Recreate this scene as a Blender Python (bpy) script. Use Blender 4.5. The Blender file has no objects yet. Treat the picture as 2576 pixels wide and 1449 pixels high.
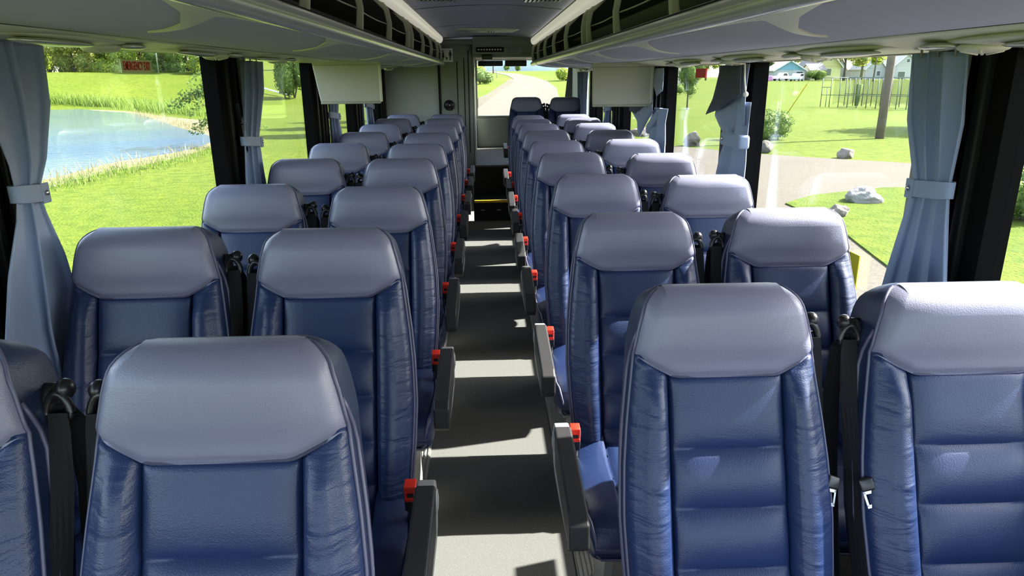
import bpy, bmesh, math, random
import numpy as np
from mathutils import Vector, Matrix, noise as mnoise

random.seed(7)
SC = bpy.context.scene
COL = SC.collection

# ------------------------------------------------------------------ camera
F = 1750.0
TH, YAW, ROLL = 0.2957, 0.0334, -0.0095
HC = 1.559
ct, st = math.cos(TH), math.sin(TH)
cy, sy = math.cos(YAW), math.sin(YAW)
cr, sr = math.cos(ROLL), math.sin(ROLL)
fwd = Vector((sy * ct, cy * ct, -st))
r0 = Vector((cy, -sy, 0))
u0 = r0.cross(fwd)
cam_r = cr * r0 + sr * u0
cam_u = -sr * r0 + cr * u0
cam = bpy.data.cameras.new('camera')
cam.sensor_width = 36.0
cam.lens = F / 2576.0 * 36.0
cam.clip_start = 0.02
cam.clip_end = 900
camo = bpy.data.objects.new('camera', cam)
m3 = Matrix((cam_r, cam_u, -fwd)).transposed()
camo.matrix_world = Matrix.Translation((0, 0, HC)) @ m3.to_4x4()
COL.objects.link(camo)
SC.camera = camo

# ------------------------------------------------------------------ colour management, world, sun
SC.view_settings.view_transform = 'Standard'
SC.view_settings.look = 'None'
SC.view_settings.gamma = 1
SC.view_settings.use_curve_mapping = False
SC.view_settings.exposure = 1.30
SC.cycles.use_denoising = True
SC.cycles.max_bounces = 10
SC.cycles.diffuse_bounces = 6
SC.cycles.glossy_bounces = 4
SC.cycles.transparent_max_bounces = 24
SC.cycles.caustics_reflective = False
SC.cycles.caustics_refractive = False
SC.cycles.sample_clamp_indirect = 8.0

SUN_EL, SUN_AZ = math.radians(40.0), math.radians(15)   # az: from +X (road side) towards +Y (rear)
w = bpy.data.worlds.new('world')
SC.world = w
w.use_nodes = True
nt = w.node_tree
nt.nodes.clear()
sky = nt.nodes.new('ShaderNodeTexSky')
sky.sky_type = 'NISHITA'
sky.sun_disc = False
sky.sun_elevation = SUN_EL
sky.sun_rotation = math.pi / 2 - SUN_AZ
sky.air_density = 1.0
sky.dust_density = 2.0
sky.ozone_density = 1.0
hs = nt.nodes.new('ShaderNodeHueSaturation')
hs.inputs['Saturation'].default_value = 0.75
bgn = nt.nodes.new('ShaderNodeBackground')
bgn.inputs[1].default_value = 0.54
wo = nt.nodes.new('ShaderNodeOutputWorld')
nt.links.new(sky.outputs[0], hs.inputs['Color'])
nt.links.new(hs.outputs[0], bgn.inputs[0])
nt.links.new(bgn.outputs[0], wo.inputs[0])

sun = bpy.data.lights.new('sun', 'SUN')
sun.energy = 15.0
sun.angle = math.radians(0.55)
sun.color = (1.0, 0.955, 0.88)
suno = bpy.data.objects.new('sun', sun)
sd = Vector((math.cos(SUN_EL) * math.cos(SUN_AZ), math.cos(SUN_EL) * math.sin(SUN_AZ), math.sin(SUN_EL)))
suno.rotation_euler = sd.to_track_quat('Z', 'Y').to_euler()
suno.location = sd * 60
COL.objects.link(suno)


# ------------------------------------------------------------------ helpers
def tag(o, label=None, cat=None, group=None, kind=None):
    if label: o['label'] = label
    if cat: o['category'] = cat
    if group: o['group'] = group
    if kind: o['kind'] = kind
    return o


def empty(name, loc=(0, 0, 0), label=None, cat=None, group=None, kind=None, rz=0):
    o = bpy.data.objects.new(name, None)
    o.empty_display_size = 0.1
    o.location = loc
    o.rotation_euler = (0, 0, rz)
    COL.objects.link(o)
    return tag(o, label, cat, group, kind)


def link(name, me, parent=None):
    o = bpy.data.objects.new(name, me)
    COL.objects.link(o)
    if parent is not None: o.parent = parent
    return o


class MB:
    """collects shapes into one mesh"""
    def __init__(s):
        s.v, s.f, s.m, s.sm = [], [], [], []

    def add(s, vs, fs, mi=0, smooth=False):
        b = len(s.v)
        s.v += [tuple(p) for p in vs]
        for k, f in enumerate(fs):
            s.f.append(tuple(i + b for i in f))
            s.m.append(mi[k] if isinstance(mi, (list, tuple)) else mi)
            s.sm.append(smooth)
        return s

    def box(s, x0, x1, y0, y1, z0, z1, mi=0, M=None, bev=0.0):
        x0, x1 = min(x0, x1), max(x0, x1); y0, y1 = min(y0, y1), max(y0, y1); z0, z1 = min(z0, z1), max(z0, z1)
        if bev <= 0:
            vs = [Vector((x, y, z)) for x in (x0, x1) for y in (y0, y1) for z in (z0, z1)]
            fs = [(0, 1, 3, 2), (4, 6, 7, 5), (0, 4, 5, 1), (2, 3, 7, 6), (0, 2, 6, 4), (1, 5, 7, 3)]
        else:
            bm = bmesh.new()
            bmesh.ops.create_cube(bm, size=1)
            bmesh.ops.scale(bm, vec=(x1 - x0, y1 - y0, z1 - z0), verts=bm.verts)
            bmesh.ops.translate(bm, vec=((x0 + x1) / 2, (y0 + y1) / 2, (z0 + z1) / 2), verts=bm.verts)
            bmesh.ops.bevel(bm, geom=bm.edges[:], offset=bev, segments=3, affect='EDGES', profile=0.5)
            vs = [v.co.copy() for v in bm.verts]
            fs = [tuple(v.index for v in f.verts) for f in bm.faces]
            bm.free()
        if M is not None: vs = [M @ v for v in vs]
        return s.add(vs, fs, mi, bev > 0)

    def tube(s, pts, r, n=10, mi=0, cap=True, ry=None):
        pts = [Vector(p) for p in pts]
        rs = r if isinstance(r, (list, tuple)) else [r] * len(pts)
        vs, fs = [], []
        prev = None
        for i, p in enumerate(pts):
            t = (pts[min(i + 1, len(pts) - 1)] - pts[max(i - 1, 0)]).normalized()
            if prev is None:
                a = Vector((0, 0, 1)) if abs(t.z) < 0.9 else Vector((1, 0, 0))
                e1 = t.cross(a).normalized()
            else:
                e1 = (prev - t * prev.dot(t)).normalized()
            prev = e1
            e2 = t.cross(e1)
            for k in range(n):
                a = 2 * math.pi * k / n
                vs.append(p + e1 * math.cos(a) * rs[i] + e2 * math.sin(a) * (rs[i] if ry is None else ry))
        for i in range(len(pts) - 1):
            for k in range(n):
                fs.append((i * n + k, i * n + (k + 1) % n, (i + 1) * n + (k + 1) % n, (i + 1) * n + k))
        if cap:
            fs.append(tuple(range(n))[::-1])
            fs.append(tuple((len(pts) - 1) * n + k for k in range(n)))
        return s.add(vs, fs, mi, True)

    def prism(s, poly, axis, a0, a1, mi=0, smooth=False):
        """poly: list of 2-D points, extruded along axis 'x','y' or 'z'"""
        n = len(poly)
        def P(p, a):
            return {'x': (a, p[0], p[1]), 'y': (p[0], a, p[1]), 'z': (p[0], p[1], a)}[axis]
        vs = [P(p, a0) for p in poly] + [P(p, a1) for p in poly]
        fs = [(i, (i + 1) % n, n + (i + 1) % n, n + i) for i in range(n)]
        fs += [tuple(range(n))[::-1], tuple(range(n, 2 * n))]
        return s.add(vs, fs, mi, smooth)

    def ball(s, c, r, mi=0, seg=16, rings=10, M=None):
        rx, ry_, rz = (r if isinstance(r, (tuple, list)) else (r, r, r))
        vs, fs = [], []
        for i in range(rings + 1):
            a = math.pi * i / rings
            for k in range(seg):
                b = 2 * math.pi * k / seg
                v = Vector((rx * math.sin(a) * math.cos(b), ry_ * math.sin(a) * math.sin(b), rz * math.cos(a)))
                if M is not None: v = M @ v
                vs.append(v + Vector(c))
        for i in range(rings):
            for k in range(seg):
                fs.append((i * seg + k, (i + 1) * seg + k, (i + 1) * seg + (k + 1) % seg, i * seg + (k + 1) % seg))
        return s.add(vs, fs, mi, True)

    def mesh(s, name, mats, fix=True):
        me = bpy.data.meshes.new(name)
        me.from_pydata(s.v, [], s.f)
        for m in (mats if isinstance(mats, (list, tuple)) else [mats]): me.materials.append(m)
        me.polygons.foreach_set('material_index', s.m)
        me.polygons.foreach_set('use_smooth', s.sm)
        me.update()
        if fix:
            bm = bmesh.new(); bm.from_mesh(me)
            bmesh.ops.remove_doubles(bm, verts=bm.verts, dist=1e-6)
            bmesh.ops.recalc_face_normals(bm, faces=bm.faces)
            bm.to_mesh(me); bm.free()
        if any(s.sm) and not all(s.sm):
            pass
        return me

    def obj(s, name, mats, parent=None, fix=True, sharp=None):
        me = s.mesh(name, mats, fix)
        o = link(name, me, parent)
        if sharp: me.set_sharp_from_angle(angle=math.radians(sharp))
        return o


def grid_mesh(name, P, mats, parent=None, midx=None, closed_u=False, smooth=True, flip=False, caps=False):
    """P: list of rows, each a list of points"""
    R, N = len(P), len(P[0])
    vs = [tuple(p) for row in P for p in row]
    fs, ms = [], []
    for i in range(R - 1):
        for k in range(N if closed_u else N - 1):
            f = (i * N + k, i * N + (k + 1) % N, (i + 1) * N + (k + 1) % N, (i + 1) * N + k)
            fs.append(f[::-1] if flip else f)
            ms.append(midx(i, k) if midx else 0)
    if caps:
        fs.append(tuple(range(N)) if flip else tuple(range(N))[::-1]); ms.append(0)
        fs.append(tuple((R - 1) * N + k for k in range(N))[::-1] if flip else tuple((R - 1) * N + k for k in range(N))); ms.append(0)
    me = bpy.data.meshes.new(name)
    me.from_pydata(vs, [], fs)
    for m in (mats if isinstance(mats, (list, tuple)) else [mats]): me.materials.append(m)
    me.polygons.foreach_set('material_index', ms)
    me.polygons.foreach_set('use_smooth', [smooth] * len(fs))
    me.update()
    return link(name, me, parent)


def copy_tree(o, parent=None):
    c = o.copy(); COL.objects.link(c); c.parent = parent
    for ch in [x for x in o.children]:
        copy_tree(ch, c)
    return c


def lerp(a, b, t): return a + (b - a) * t


def interp(x, xs, ys): return float(np.interp(x, xs, ys))


def sstep(a, b, x):
    t = max(0.0, min(1.0, (x - a) / (b - a))); return t * t * (3 - 2 * t)


# ------------------------------------------------------------------ materials
def mat(name, col, rough=0.5, metal=0.0, bump=None, var=None, coat=0.0, spec=0.5, sheen=0.0, trans=0.0):
    """bump=(scale,strength,dist[,type]); var=(scale,amount,second colour[,stretch])"""
    m = bpy.data.materials.new(name); m.use_nodes = True
    t = m.node_tree; b = t.nodes['Principled BSDF']
    b.inputs['Base Color'].default_value = (*col, 1)
    b.inputs['Roughness'].default_value = rough
    b.inputs['Metallic'].default_value = metal
    b.inputs['Specular IOR Level'].default_value = spec
    b.inputs['Coat Weight'].default_value = coat
    b.inputs['Sheen Weight'].default_value = sheen
    tc = t.nodes.new('ShaderNodeTexCoord')
    if var:
        n = t.nodes.new('ShaderNodeTexNoise'); n.inputs['Scale'].default_value = var[0]; n.inputs['Detail'].default_value = 5
        mp = t.nodes.new('ShaderNodeMapping')
        if len(var) > 3: mp.inputs['Scale'].default_value = var[3]
        t.links.new(tc.outputs['Object'], mp.inputs[0]); t.links.new(mp.outputs[0], n.inputs['Vector'])
        r = t.nodes.new('ShaderNodeValToRGB')
        r.color_ramp.elements[0].position = 0.5 - 0.5 * (1 - var[1]) - 0.0001 if var[1] < 1 else 0.35
        r.color_ramp.elements[1].position = 0.65
        r.color_ramp.elements[0].color = (*col, 1); r.color_ramp.elements[1].color = (*var[2], 1)
        r.color_ramp.elements[0].position = 0.38
        mx = t.nodes.new('ShaderNodeMix'); mx.data_type = 'RGBA'
        mx.inputs[0].default_value = var[1]
        mx.inputs[6].default_value = (*col, 1)
        t.links.new(n.outputs[0], r.inputs[0]); t.links.new(r.outputs[0], mx.inputs[7])
        t.links.new(mx.outputs[2], b.inputs['Base Color'])
    if bump:
        if len(bump) > 3 and bump[3] == 'voronoi':
            n = t.nodes.new('ShaderNodeTexVoronoi'); n.inputs['Scale'].default_value = bump[0]; src = n.outputs[0]
        else:
            n = t.nodes.new('ShaderNodeTexNoise'); n.inputs['Scale'].default_value = bump[0]; n.inputs['Detail'].default_value = 3; src = n.outputs[0]
        t.links.new(tc.outputs['Object'], n.inputs['Vector'])
        bp = t.nodes.new('ShaderNodeBump'); bp.inputs['Strength'].default_value = bump[1]; bp.inputs['Distance'].default_value = bump[2]
        t.links.new(src, bp.inputs['Height']); t.links.new(bp.outputs[0], b.inputs['Normal'])
    return m


def leather(name, col, rough, wrinkle, col2=None, coat=0.0):
    m = mat(name, col, rough, 0, None, (5.0, 0.35, col2 or tuple(c * 1.3 for c in col)), coat=coat)
    t = m.node_tree; b = t.nodes['Principled BSDF']
    tc = [n for n in t.nodes if n.type == 'TEX_COORD'][0]
    v = t.nodes.new('ShaderNodeTexVoronoi'); v.inputs['Scale'].default_value = 420
    t.links.new(tc.outputs['Object'], v.inputs['Vector'])
    bp = t.nodes.new('ShaderNodeBump'); bp.inputs['Strength'].default_value = 0.25; bp.inputs['Distance'].default_value = 0.0012
    t.links.new(v.outputs[0], bp.inputs['Height'])
    if wrinkle > 0:
        mp = t.nodes.new('ShaderNodeMapping'); mp.inputs['Scale'].default_value = (0.9, 1.0, 4.2); mp.inputs['Rotation'].default_value = (0, 0.25, 0)
        n = t.nodes.new('ShaderNodeTexNoise'); n.inputs['Scale'].default_value = 6.5; n.inputs['Detail'].default_value = 2.5; n.inputs['Distortion'].default_value = 1.0
        t.links.new(tc.outputs['Object'], mp.inputs[0]); t.links.new(mp.outputs[0], n.inputs['Vector'])
        # wrinkles live on the side bolsters: |x| > 0.12
        sx = t.nodes.new('ShaderNodeSeparateXYZ'); t.links.new(tc.outputs['Object'], sx.inputs[0])
        ab = t.nodes.new('ShaderNodeMath'); ab.operation = 'ABSOLUTE'; t.links.new(sx.outputs[0], ab.inputs[0])
        mr = t.nodes.new('ShaderNodeMapRange'); mr.inputs[1].default_value = 0.118; mr.inputs[2].default_value = 0.135
        mr.inputs[3].default_value = 0.12; mr.inputs[4].default_value = 1.0
        t.links.new(ab.outputs[0], mr.inputs[0])
        mu = t.nodes.new('ShaderNodeMath'); mu.operation = 'MULTIPLY'
        t.links.new(n.outputs[0], mu.inputs[0]); t.links.new(mr.outputs[0], mu.inputs[1])
        b2 = t.nodes.new('ShaderNodeBump'); b2.inputs['Strength'].default_value = wrinkle; b2.inputs['Distance'].default_value = 0.012
        t.links.new(mu.outputs[0], b2.inputs['Height']); t.links.new(b2.outputs[0], bp.inputs['Normal'])
    t.links.new(bp.outputs[0], b.inputs['Normal'])
    return m


def glass_mat(name, tint, spec=0.06):
    m = bpy.data.materials.new(name); m.use_nodes = True
    t = m.node_tree; t.nodes.clear()
    o = t.nodes.new('ShaderNodeOutputMaterial')
    tr = t.nodes.new('ShaderNodeBsdfTransparent'); tr.inputs[0].default_value = (*tint, 1)
    gl = t.nodes.new('ShaderNodeBsdfGlossy'); gl.inputs['Roughness'].default_value = 0.01
    lw = t.nodes.new('ShaderNodeLayerWeight'); lw.inputs[0].default_value = 0.5
    pw = t.nodes.new('ShaderNodeMath'); pw.operation = 'POWER'; pw.inputs[1].default_value = 4.0
    ml = t.nodes.new('ShaderNodeMath'); ml.operation = 'MULTIPLY_ADD'; ml.inputs[1].default_value = 0.55; ml.inputs[2].default_value = 0.022
    mx = t.nodes.new('ShaderNodeMixShader')
    t.links.new(lw.outputs['Facing'], pw.inputs[0]); t.links.new(pw.outputs[0], ml.inputs[0])
    t.links.new(ml.outputs[0], mx.inputs[0]); t.links.new(tr.outputs[0], mx.inputs[1]); t.links.new(gl.outputs[0], mx.inputs[2])
    t.links.new(mx.outputs[0], o.inputs[0])
    return m


M = {}
M['blue'] = leather('navy_leather', (0.0095, 0.022, 0.076), 0.40, 0.42, (0.014, 0.031, 0.100))
M['blue_side'] = leather('dark_navy_leather', (0.012, 0.022, 0.058), 0.45, 0.2)
M['grey'] = leather('grey_leather', (0.168, 0.170, 0.245), 0.38, 0.0, (0.195, 0.196, 0.275))
M['pipe'] = mat('lavender_piping', (0.085, 0.085, 0.145), 0.42)
M['black'] = mat('black_plastic', (0.012, 0.012, 0.014), 0.32)
M['belt'] = mat('black_webbing', (0.014, 0.015, 0.017), 0.7, spec=0.15, bump=(600, 0.4, 0.001))
M['red'] = mat('red_buckle_plastic', (0.75, 0.03, 0.015), 0.35)
M['armgrey'] = mat('warm_grey_plastic', (0.30, 0.29, 0.27), 0.5, bump=(500, 0.1, 0.0005))
M['armpad'] = mat('black_arm_pad', (0.016, 0.016, 0.018), 0.55, bump=(500, 0.2, 0.0006))
M['steel'] = mat('bright_steel', (0.55, 0.55, 0.57), 0.25, 1.0)
M['alu'] = mat('ribbed_aluminium', (0.55, 0.55, 0.53), 0.4, 0.8)
M['cream'] = mat('cream_plastic', (0.66, 0.65, 0.56), 0.42)
M['psu'] = mat('pale_service_panel', (0.62, 0.62, 0.52), 0.45)
M['belly'] = mat('blue_grey_rack_fabric', (0.43, 0.435, 0.60), 0.85, bump=(900, 0.15, 0.0006), var=(60, 0.25, (0.47, 0.475, 0.64)))
M['ceil'] = mat('blue_grey_headliner', (0.50, 0.50, 0.66), 0.9, bump=(700, 0.2, 0.0008), var=(3, 0.5, (0.57, 0.57, 0.72), (0.6, 6, 1)))
M['rackin'] = mat('dark_rack_lining', (0.030, 0.032, 0.036), 0.8, var=(40, 0.4, (0.045, 0.047, 0.052)))
M['rail'] = mat('satin_metal_rail', (0.58, 0.58, 0.54), 0.22, 0.45)
M['bracket'] = mat('sage_grey_bracket', (0.36, 0.365, 0.30), 0.5)
M['rubber'] = mat('black_window_rubber', (0.010, 0.010, 0.010), 0.45, spec=0.12)
M['frit'] = mat('matt_black_glass_edge', (0.005, 0.005, 0.005), 0.8, spec=0.04)
M['wallgrey'] = mat('olive_grey_wall_panel', (0.26, 0.27, 0.235), 0.55, bump=(900, 0.15, 0.0006))
M['toilet'] = mat('grey_green_laminate', (0.20, 0.22, 0.19), 0.38, bump=(900, 0.12, 0.0005))
M['toilet2'] = mat('pale_grey_green_laminate', (0.34, 0.37, 0.34), 0.4, bump=(900, 0.12, 0.0005))
M['curtain'] = mat('slate_blue_curtain', (0.25, 0.315, 0.48), 0.9, bump=(1400, 0.35, 0.001), var=(300, 0.3, (0.29, 0.355, 0.52)), sheen=0.3)
M['lining'] = mat('dark_curtain_lining', (0.06, 0.075, 0.10), 0.75)
M['tv'] = mat('taupe_screen_housing', (0.46, 0.44, 0.39), 0.5, bump=(900, 0.12, 0.0005))
M['floor'] = mat('speckled_vinyl', (0.13, 0.133, 0.13), 0.65, spec=0.08, bump=(300, 0.15, 0.0008))
M['yellow'] = mat('yellow_step_nosing', (0.75, 0.45, 0.02), 0.5)
M['step'] = mat('black_step_carpet', (0.010, 0.010, 0.011), 0.8, bump=(500, 0.3, 0.001))
M['tube'] = mat('cream_diffuser', (0.82, 0.81, 0.70), 0.35)
M['tube'].node_tree.nodes['Principled BSDF'].inputs['Emission Color'].default_value = (1, 0.95, 0.80, 1)
M['tube'].node_tree.nodes['Principled BSDF'].inputs['Emission Strength'].default_value = 0.16  # faint glow added to brighten the tubes and the ceiling around them
M['white'] = mat('white_plastic', (0.8, 0.8, 0.78), 0.45)
M['glass'] = glass_mat('side_window_glass', (0.86, 0.87, 0.86))
M['glass_front'] = glass_mat('windscreen_glass', (0.97, 0.98, 0.98))
M['glass_clear'] = glass_mat('clear_window_glass', (0.88, 0.89, 0.88))
M['signred'] = mat('sign_red', (0.65, 0.03, 0.03), 0.5)
M['signpale'] = mat('pale_sticker', (0.70, 0.72, 0.42), 0.5)
M['signyellow'] = mat('sign_yellow', (0.90, 0.75, 0.02), 0.5)
M['ink'] = mat('black_ink', (0.01, 0.01, 0.01), 0.6)


def floor_speckle():
    m = M['floor']; t = m.node_tree; b = t.nodes['Principled BSDF']
    tc = [n for n in t.nodes if n.type == 'TEX_COORD'][0]
    n = t.nodes.new('ShaderNodeTexNoise'); n.inputs['Scale'].default_value = 420; n.inputs['Detail'].default_value = 2
    r = t.nodes.new('ShaderNodeValToRGB')
    r.color_ramp.elements[0].position = 0.62; r.color_ramp.elements[0].color = (0.118, 0.121, 0.115, 1)
    r.color_ramp.elements[1].position = 0.70; r.color_ramp.elements[1].color = (0.30, 0.30, 0.28, 1)
    t.links.new(tc.outputs['Object'], n.inputs['Vector']); t.links.new(n.outputs[0], r.inputs[0]); t.links.new(r.outputs[0], b.inputs['Base Color'])


floor_speckle()
# ================================================================== BUS SHELL
YL_ROWS = [0.2, 1.05, 1.87, 2.72, 3.56, 5.27, 6.13, 6.98, 7.75]
YR_ROWS = [0.5, 1.36, 2.15, 2.93, 3.75, 5.29, 6.05, 6.80, 7.55]
YF, YB = -1.2, 10.0      # front bulkhead and rear window wall
XW = 1.19
RACKY = 8.15


def struct(m, name, mats, parent=None, sharp=None):
    o = m.obj(name, mats, parent, sharp=sharp)
    if parent is None: o['kind'] = 'structure'
    return o


# floor: vinyl aisle + seat zones, rear steps
m = MB(); m.box(-XW - 0.05, XW + 0.05, YF, 7.74, -0.05, 0.0)
struct(m, 'floor', [M['floor']])
m = MB(); m.box(-0.16, XW, 7.74, 8.22, -0.05, 0.226); struct(m, 'floor_step', [M['step']])
m = MB(); m.box(-0.152, 0.225, 7.728, 7.765, 0.204, 0.232, bev=0.004); struct(m, 'trim_1', [M['yellow']])
m = MB(); m.box(-0.16, XW, 8.22, YB, -0.05, 0.30); m.box(-0.16, 0.26, 8.22, YB, 0.3, 0.545); struct(m, 'floor_rear', [M['step']])
m = MB()
m.prism([(8.20, 0.545), (8.20, 0.565), (YB - 0.02, 0.605), (YB - 0.02, 0.585)], 'x', -0.139, 0.26)
o = m.obj('engine_cover_shelf', [M['floor']]); tag(o, 'pale speckled shelf above the black rear step, below the rear window', 'shelf')
m = MB()
for x in (-0.06, 0.12): m.box(x - 0.022, x + 0.022, 7.733, 7.739, 0.115, 0.128)
o = m.obj('step_light', [M['armgrey']]); tag(o, 'two small grey lights set in the riser of the rear step', 'light')
# seat tracks: ribbed aluminium strips either side of the aisle
for n, sg in enumerate((-1, 1)):
    m = MB()
    m.box(sg * 0.268, sg * 0.345, YF + 0.3, 7.70, 0.0005, 0.006)
    for k in range(5): m.box(sg * (0.274 + k * 0.015), sg * (0.280 + k * 0.015), YF + 0.3, 7.70, 0.006, 0.011)
    struct(m, 'trim_%d' % (2 + n), [M['alu']])

# side walls: below the windows, above the windows
ZWB = 0.82
for n, sg in (('left', -1), ('right', 1)):
    zt = 1.655 if sg < 0 else 1.607
    m = MB()
    m.box(sg * XW, sg * (XW + 0.06), YF, YB, -0.05, ZWB)
    m.box(sg * XW, sg * (XW + 0.06), YF, YB, zt, 2.12)
    y2 = 8.30 if sg < 0 else 8.75
    m.box(sg * XW, sg * (XW + 0.06), y2, YB, ZWB, zt)
    m.box(sg * (XW - 0.006), sg * (XW + 0.0), YF, y2 - 0.1, 0.0, 0.10)
    m.box(sg * (XW - 0.004), sg * (XW + 0.0), YF, y2 - 0.1, ZWB - 0.035, ZWB + 0.012, 1)
    struct(m, 'wall_' + n, [M['wallgrey'], M['black']])
# window posts: (y0, y1) black ribbed pillars
POST = {-1: [(1.50, 1.80), (3.235, 3.56), (4.93, 5.27), (6.40, 6.80), (7.90, 8.36)],
        1: [(1.585, 1.87), (3.16, 3.47), (4.67, 5.00), (6.13, 6.55), (7.62, 8.03)]}
tn = 4
for sg in (-1, 1):
    zt = 1.67 if sg < 0 else 1.62
    for k, (a, b) in enumerate(POST[sg]):
        m = MB()
        x0 = sg * (XW - 0.004)
        wd = b - a
        m.box(sg * (XW - 0.010), sg * (XW + 0.055), a, a + 0.22 * wd, ZWB, zt, 1)
        m.box(sg * (XW - 0.028), sg * (XW + 0.05), a + 0.22 * wd, a + 0.34 * wd, ZWB, zt, 0, bev=0.006)
        m.box(sg * (XW - 0.012), sg * (XW + 0.05), a + 0.34 * wd, a + 0.52 * wd, ZWB, zt, 1)
        g_ = 2 if k == 0 and sg > 0 else 0
        m.box(sg * (XW - 0.034), sg * (XW + 0.05), a + 0.52 * wd, a + 0.60 * wd, ZWB, zt, g_, bev=0.005)
        m.box(sg * (XW - 0.024), sg * (XW + 0.05), a + 0.60 * wd, a + 0.74 * wd, ZWB, zt, 2 if k == 0 and sg > 0 else 1)
        m.box(sg * (XW - 0.040), sg * (XW + 0.05), a + 0.74 * wd, b, ZWB, zt, 2 if ((k == 0 and sg > 0) or (sg < 0 and k == 1)) else 0, bev=0.008)
        struct(m, 'trim_%d' % tn, [M['rubber'], M['frit'], M['wallgrey']]); tn += 1
# side glass
wn = 1
for sg in (-1, 1):
    P = POST[sg]
    spans = [(YF + 0.1, P[0][0])] + [(P[i][1], P[i + 1][0]) for i in range(len(P) - 1)]
    if sg > 0: spans.append((P[-1][1], 8.75))
    for a, b in spans:
        m = MB(); zt = 1.66 if sg < 0 else 1.612
        m.box(sg * (XW + 0.028), sg * (XW + 0.033), a - 0.01, b + 0.01, ZWB, zt)
        struct(m, 'window_%d' % wn, [M['glass']]); wn += 1
# gas strut on the emergency window frame
st_ = empty('gas_strut', (-XW + 0.045, 3.40, 1.0), 'slim black window strut on the post of the emergency exit window', 'strut')
m = MB(); m.tube([(0, 0.03, -0.05), (0, 0.0, 0.25)], 0.010, 10); m.obj('cylinder_body', [M['black']], st_)
m = MB(); m.tube([(0, 0.0, 0.25), (0, -0.01, 0.36)], 0.006, 8); m.ball((0, -0.01, 0.37), 0.016); m.obj('ball_end', [M['armgrey']], st_)
m = MB(); m.prism([(-0.02, 0.40), (0.05, 0.34), (0.05, 0.30), (0.03, 0.30), (-0.03, 0.37), (-0.05, 0.45), (-0.035, 0.45)], 'x', -0.012, 0.004); m.obj('hinge_plate', [M['black']], st_)

# ceiling: shallow arch between and above the racks, panel joints
P = []
xs = np.linspace(-1.2, 1.2, 33)


def ceil_z(x): return 1.997 - 0.030 * (x / 0.5) ** 2 if abs(x) < 0.62 else 1.959 - 0.05 * ((abs(x) - 0.62) / 0.6)


P = [[(float(x), y, ceil_z(x)) for x in xs] for y in (YF, 2.0, 5.0, RACKY + 0.35, RACKY + 0.36)]
m = MB()
vs, fs = [], []
for row in P[:2]: pass
n = len(xs)
vs = [(float(x), y, ceil_z(x)) for y in (YF, 8.6) for x in xs] + [(float(x), y, ceil_z(x) + 0.06) for y in (YF, 8.6) for x in xs]
for i in range(n - 1):
    fs.append((i, i + 1, n + i + 1, n + i)); fs.append((2 * n + i, 3 * n + i, 3 * n + i + 1, 2 * n + i + 1))
m.add(vs, fs, 0, True)
for y in (0.6, 2.9, 4.79, 6.50, 7.86):
    vs = []
    for x in np.linspace(-0.46, 0.5, 17): vs += [(x, y - 0.009, ceil_z(x) - 0.0022), (x, y + 0.009, ceil_z(x) - 0.0022)]
    m.add(vs, [(2 * i, 2 * i + 2, 2 * i + 3, 2 * i + 1) for i in range(16)], 1, True)
o = m.obj('ceiling', [M['ceil'], M['rubber']]); o['kind'] = 'structure'
m = MB(); m.prism([(8.625, 1.80), (YB + 0.05, 1.77), (YB + 0.05, 1.83), (8.625, 1.86)], 'x', -0.13, 1.2); m.box(-0.13, 1.2, 8.622, 8.64, 1.80, 2.0)
struct(m, 'ceiling_rear', [M['wallgrey']])
m = MB(); m.box(-1.2, -0.135, 8.62, YB + 0.05, 1.96, 2.0); struct(m, 'ceiling_cubicle', [M['wallgrey']])

# front of the bus, behind the camera: bulkhead, dashboard, big windscreen
m = MB(); m.box(-XW - 0.06, XW + 0.06, YF - 0.05, YF, -0.05, 0.85); m.box(-XW - 0.06, XW + 0.06, YF - 0.05, YF, 1.90, 2.12)
for sg in (-1, 1): m.box(sg * 1.10, sg * (XW + 0.06), YF - 0.05, YF, 0.5, 1.95)
struct(m, 'wall_front', [M['wallgrey']])
m = MB(); m.box(-1.11, 1.11, YF - 0.03, YF - 0.025, 0.84, 1.91); struct(m, 'window_%d' % wn, [M['glass_front']]); wn += 1

# rear wall with its window opening (right edge slants)
zb_, zt_ = 1.035, 1.765
hole = [(-0.130, zb_), (1.078, zb_), (1.155, zt_), (-0.130, zt_)]
m = MB()
Y0, Y1 = YB, YB + 0.06
def wallpoly(poly):
    m.prism(poly, 'y', Y0, Y1)
wallpoly([(-1.25, -0.05), (1.25, -0.05), (1.25, zb_), (-1.25, zb_)])
wallpoly([(-1.25, zb_), (-0.130, zb_), (-0.130, zt_), (-1.25, zt_)])
wallpoly([(1.078, zb_), (1.25, zb_), (1.25, zt_), (1.155, zt_)])
wallpoly([(-1.25, zt_), (1.25, zt_), (1.25, 2.12), (-1.25, 2.12)])
struct(m, 'wall_rear', [M['wallgrey']])
m = MB()
m.box(-0.135, 1.15, YB - 0.015, YB, zb_ - 0.030, zb_ - 0.004, 0)
m.prism([(1.070, zb_), (1.084, zb_), (1.163, zt_), (1.148, zt_)], 'y', YB - 0.012, YB + 0.0, 0)
m.box(-0.140, -0.118, YB - 0.014, YB, zb_, zt_, 0)
struct(m, 'trim_%d' % tn, [M['wallgrey']]); tn += 1
m = MB(); m.box(-0.13, 1.155, YB + 0.03, YB + 0.035, zb_, zt_); struct(m, 'window_%d' % wn, [M['glass_clear']]); wn += 1
# grey panel under the rear window
m = MB(); m.box(-0.14, 0.30, YB - 0.02, YB - 0.001, 0.61, zb_ - 0.035, bev=0.004)
for x, z in ((-0.12, 0.985), (-0.12, 0.64), (0.27, 0.985)): m.tube([(x, YB - 0.026, z), (x, YB - 0.018, z)], 0.008, 10)
o = m.obj('rear_access_panel', [M['toilet2']]); tag(o, 'plain grey screwed panel below the rear window', 'panel')
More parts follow.
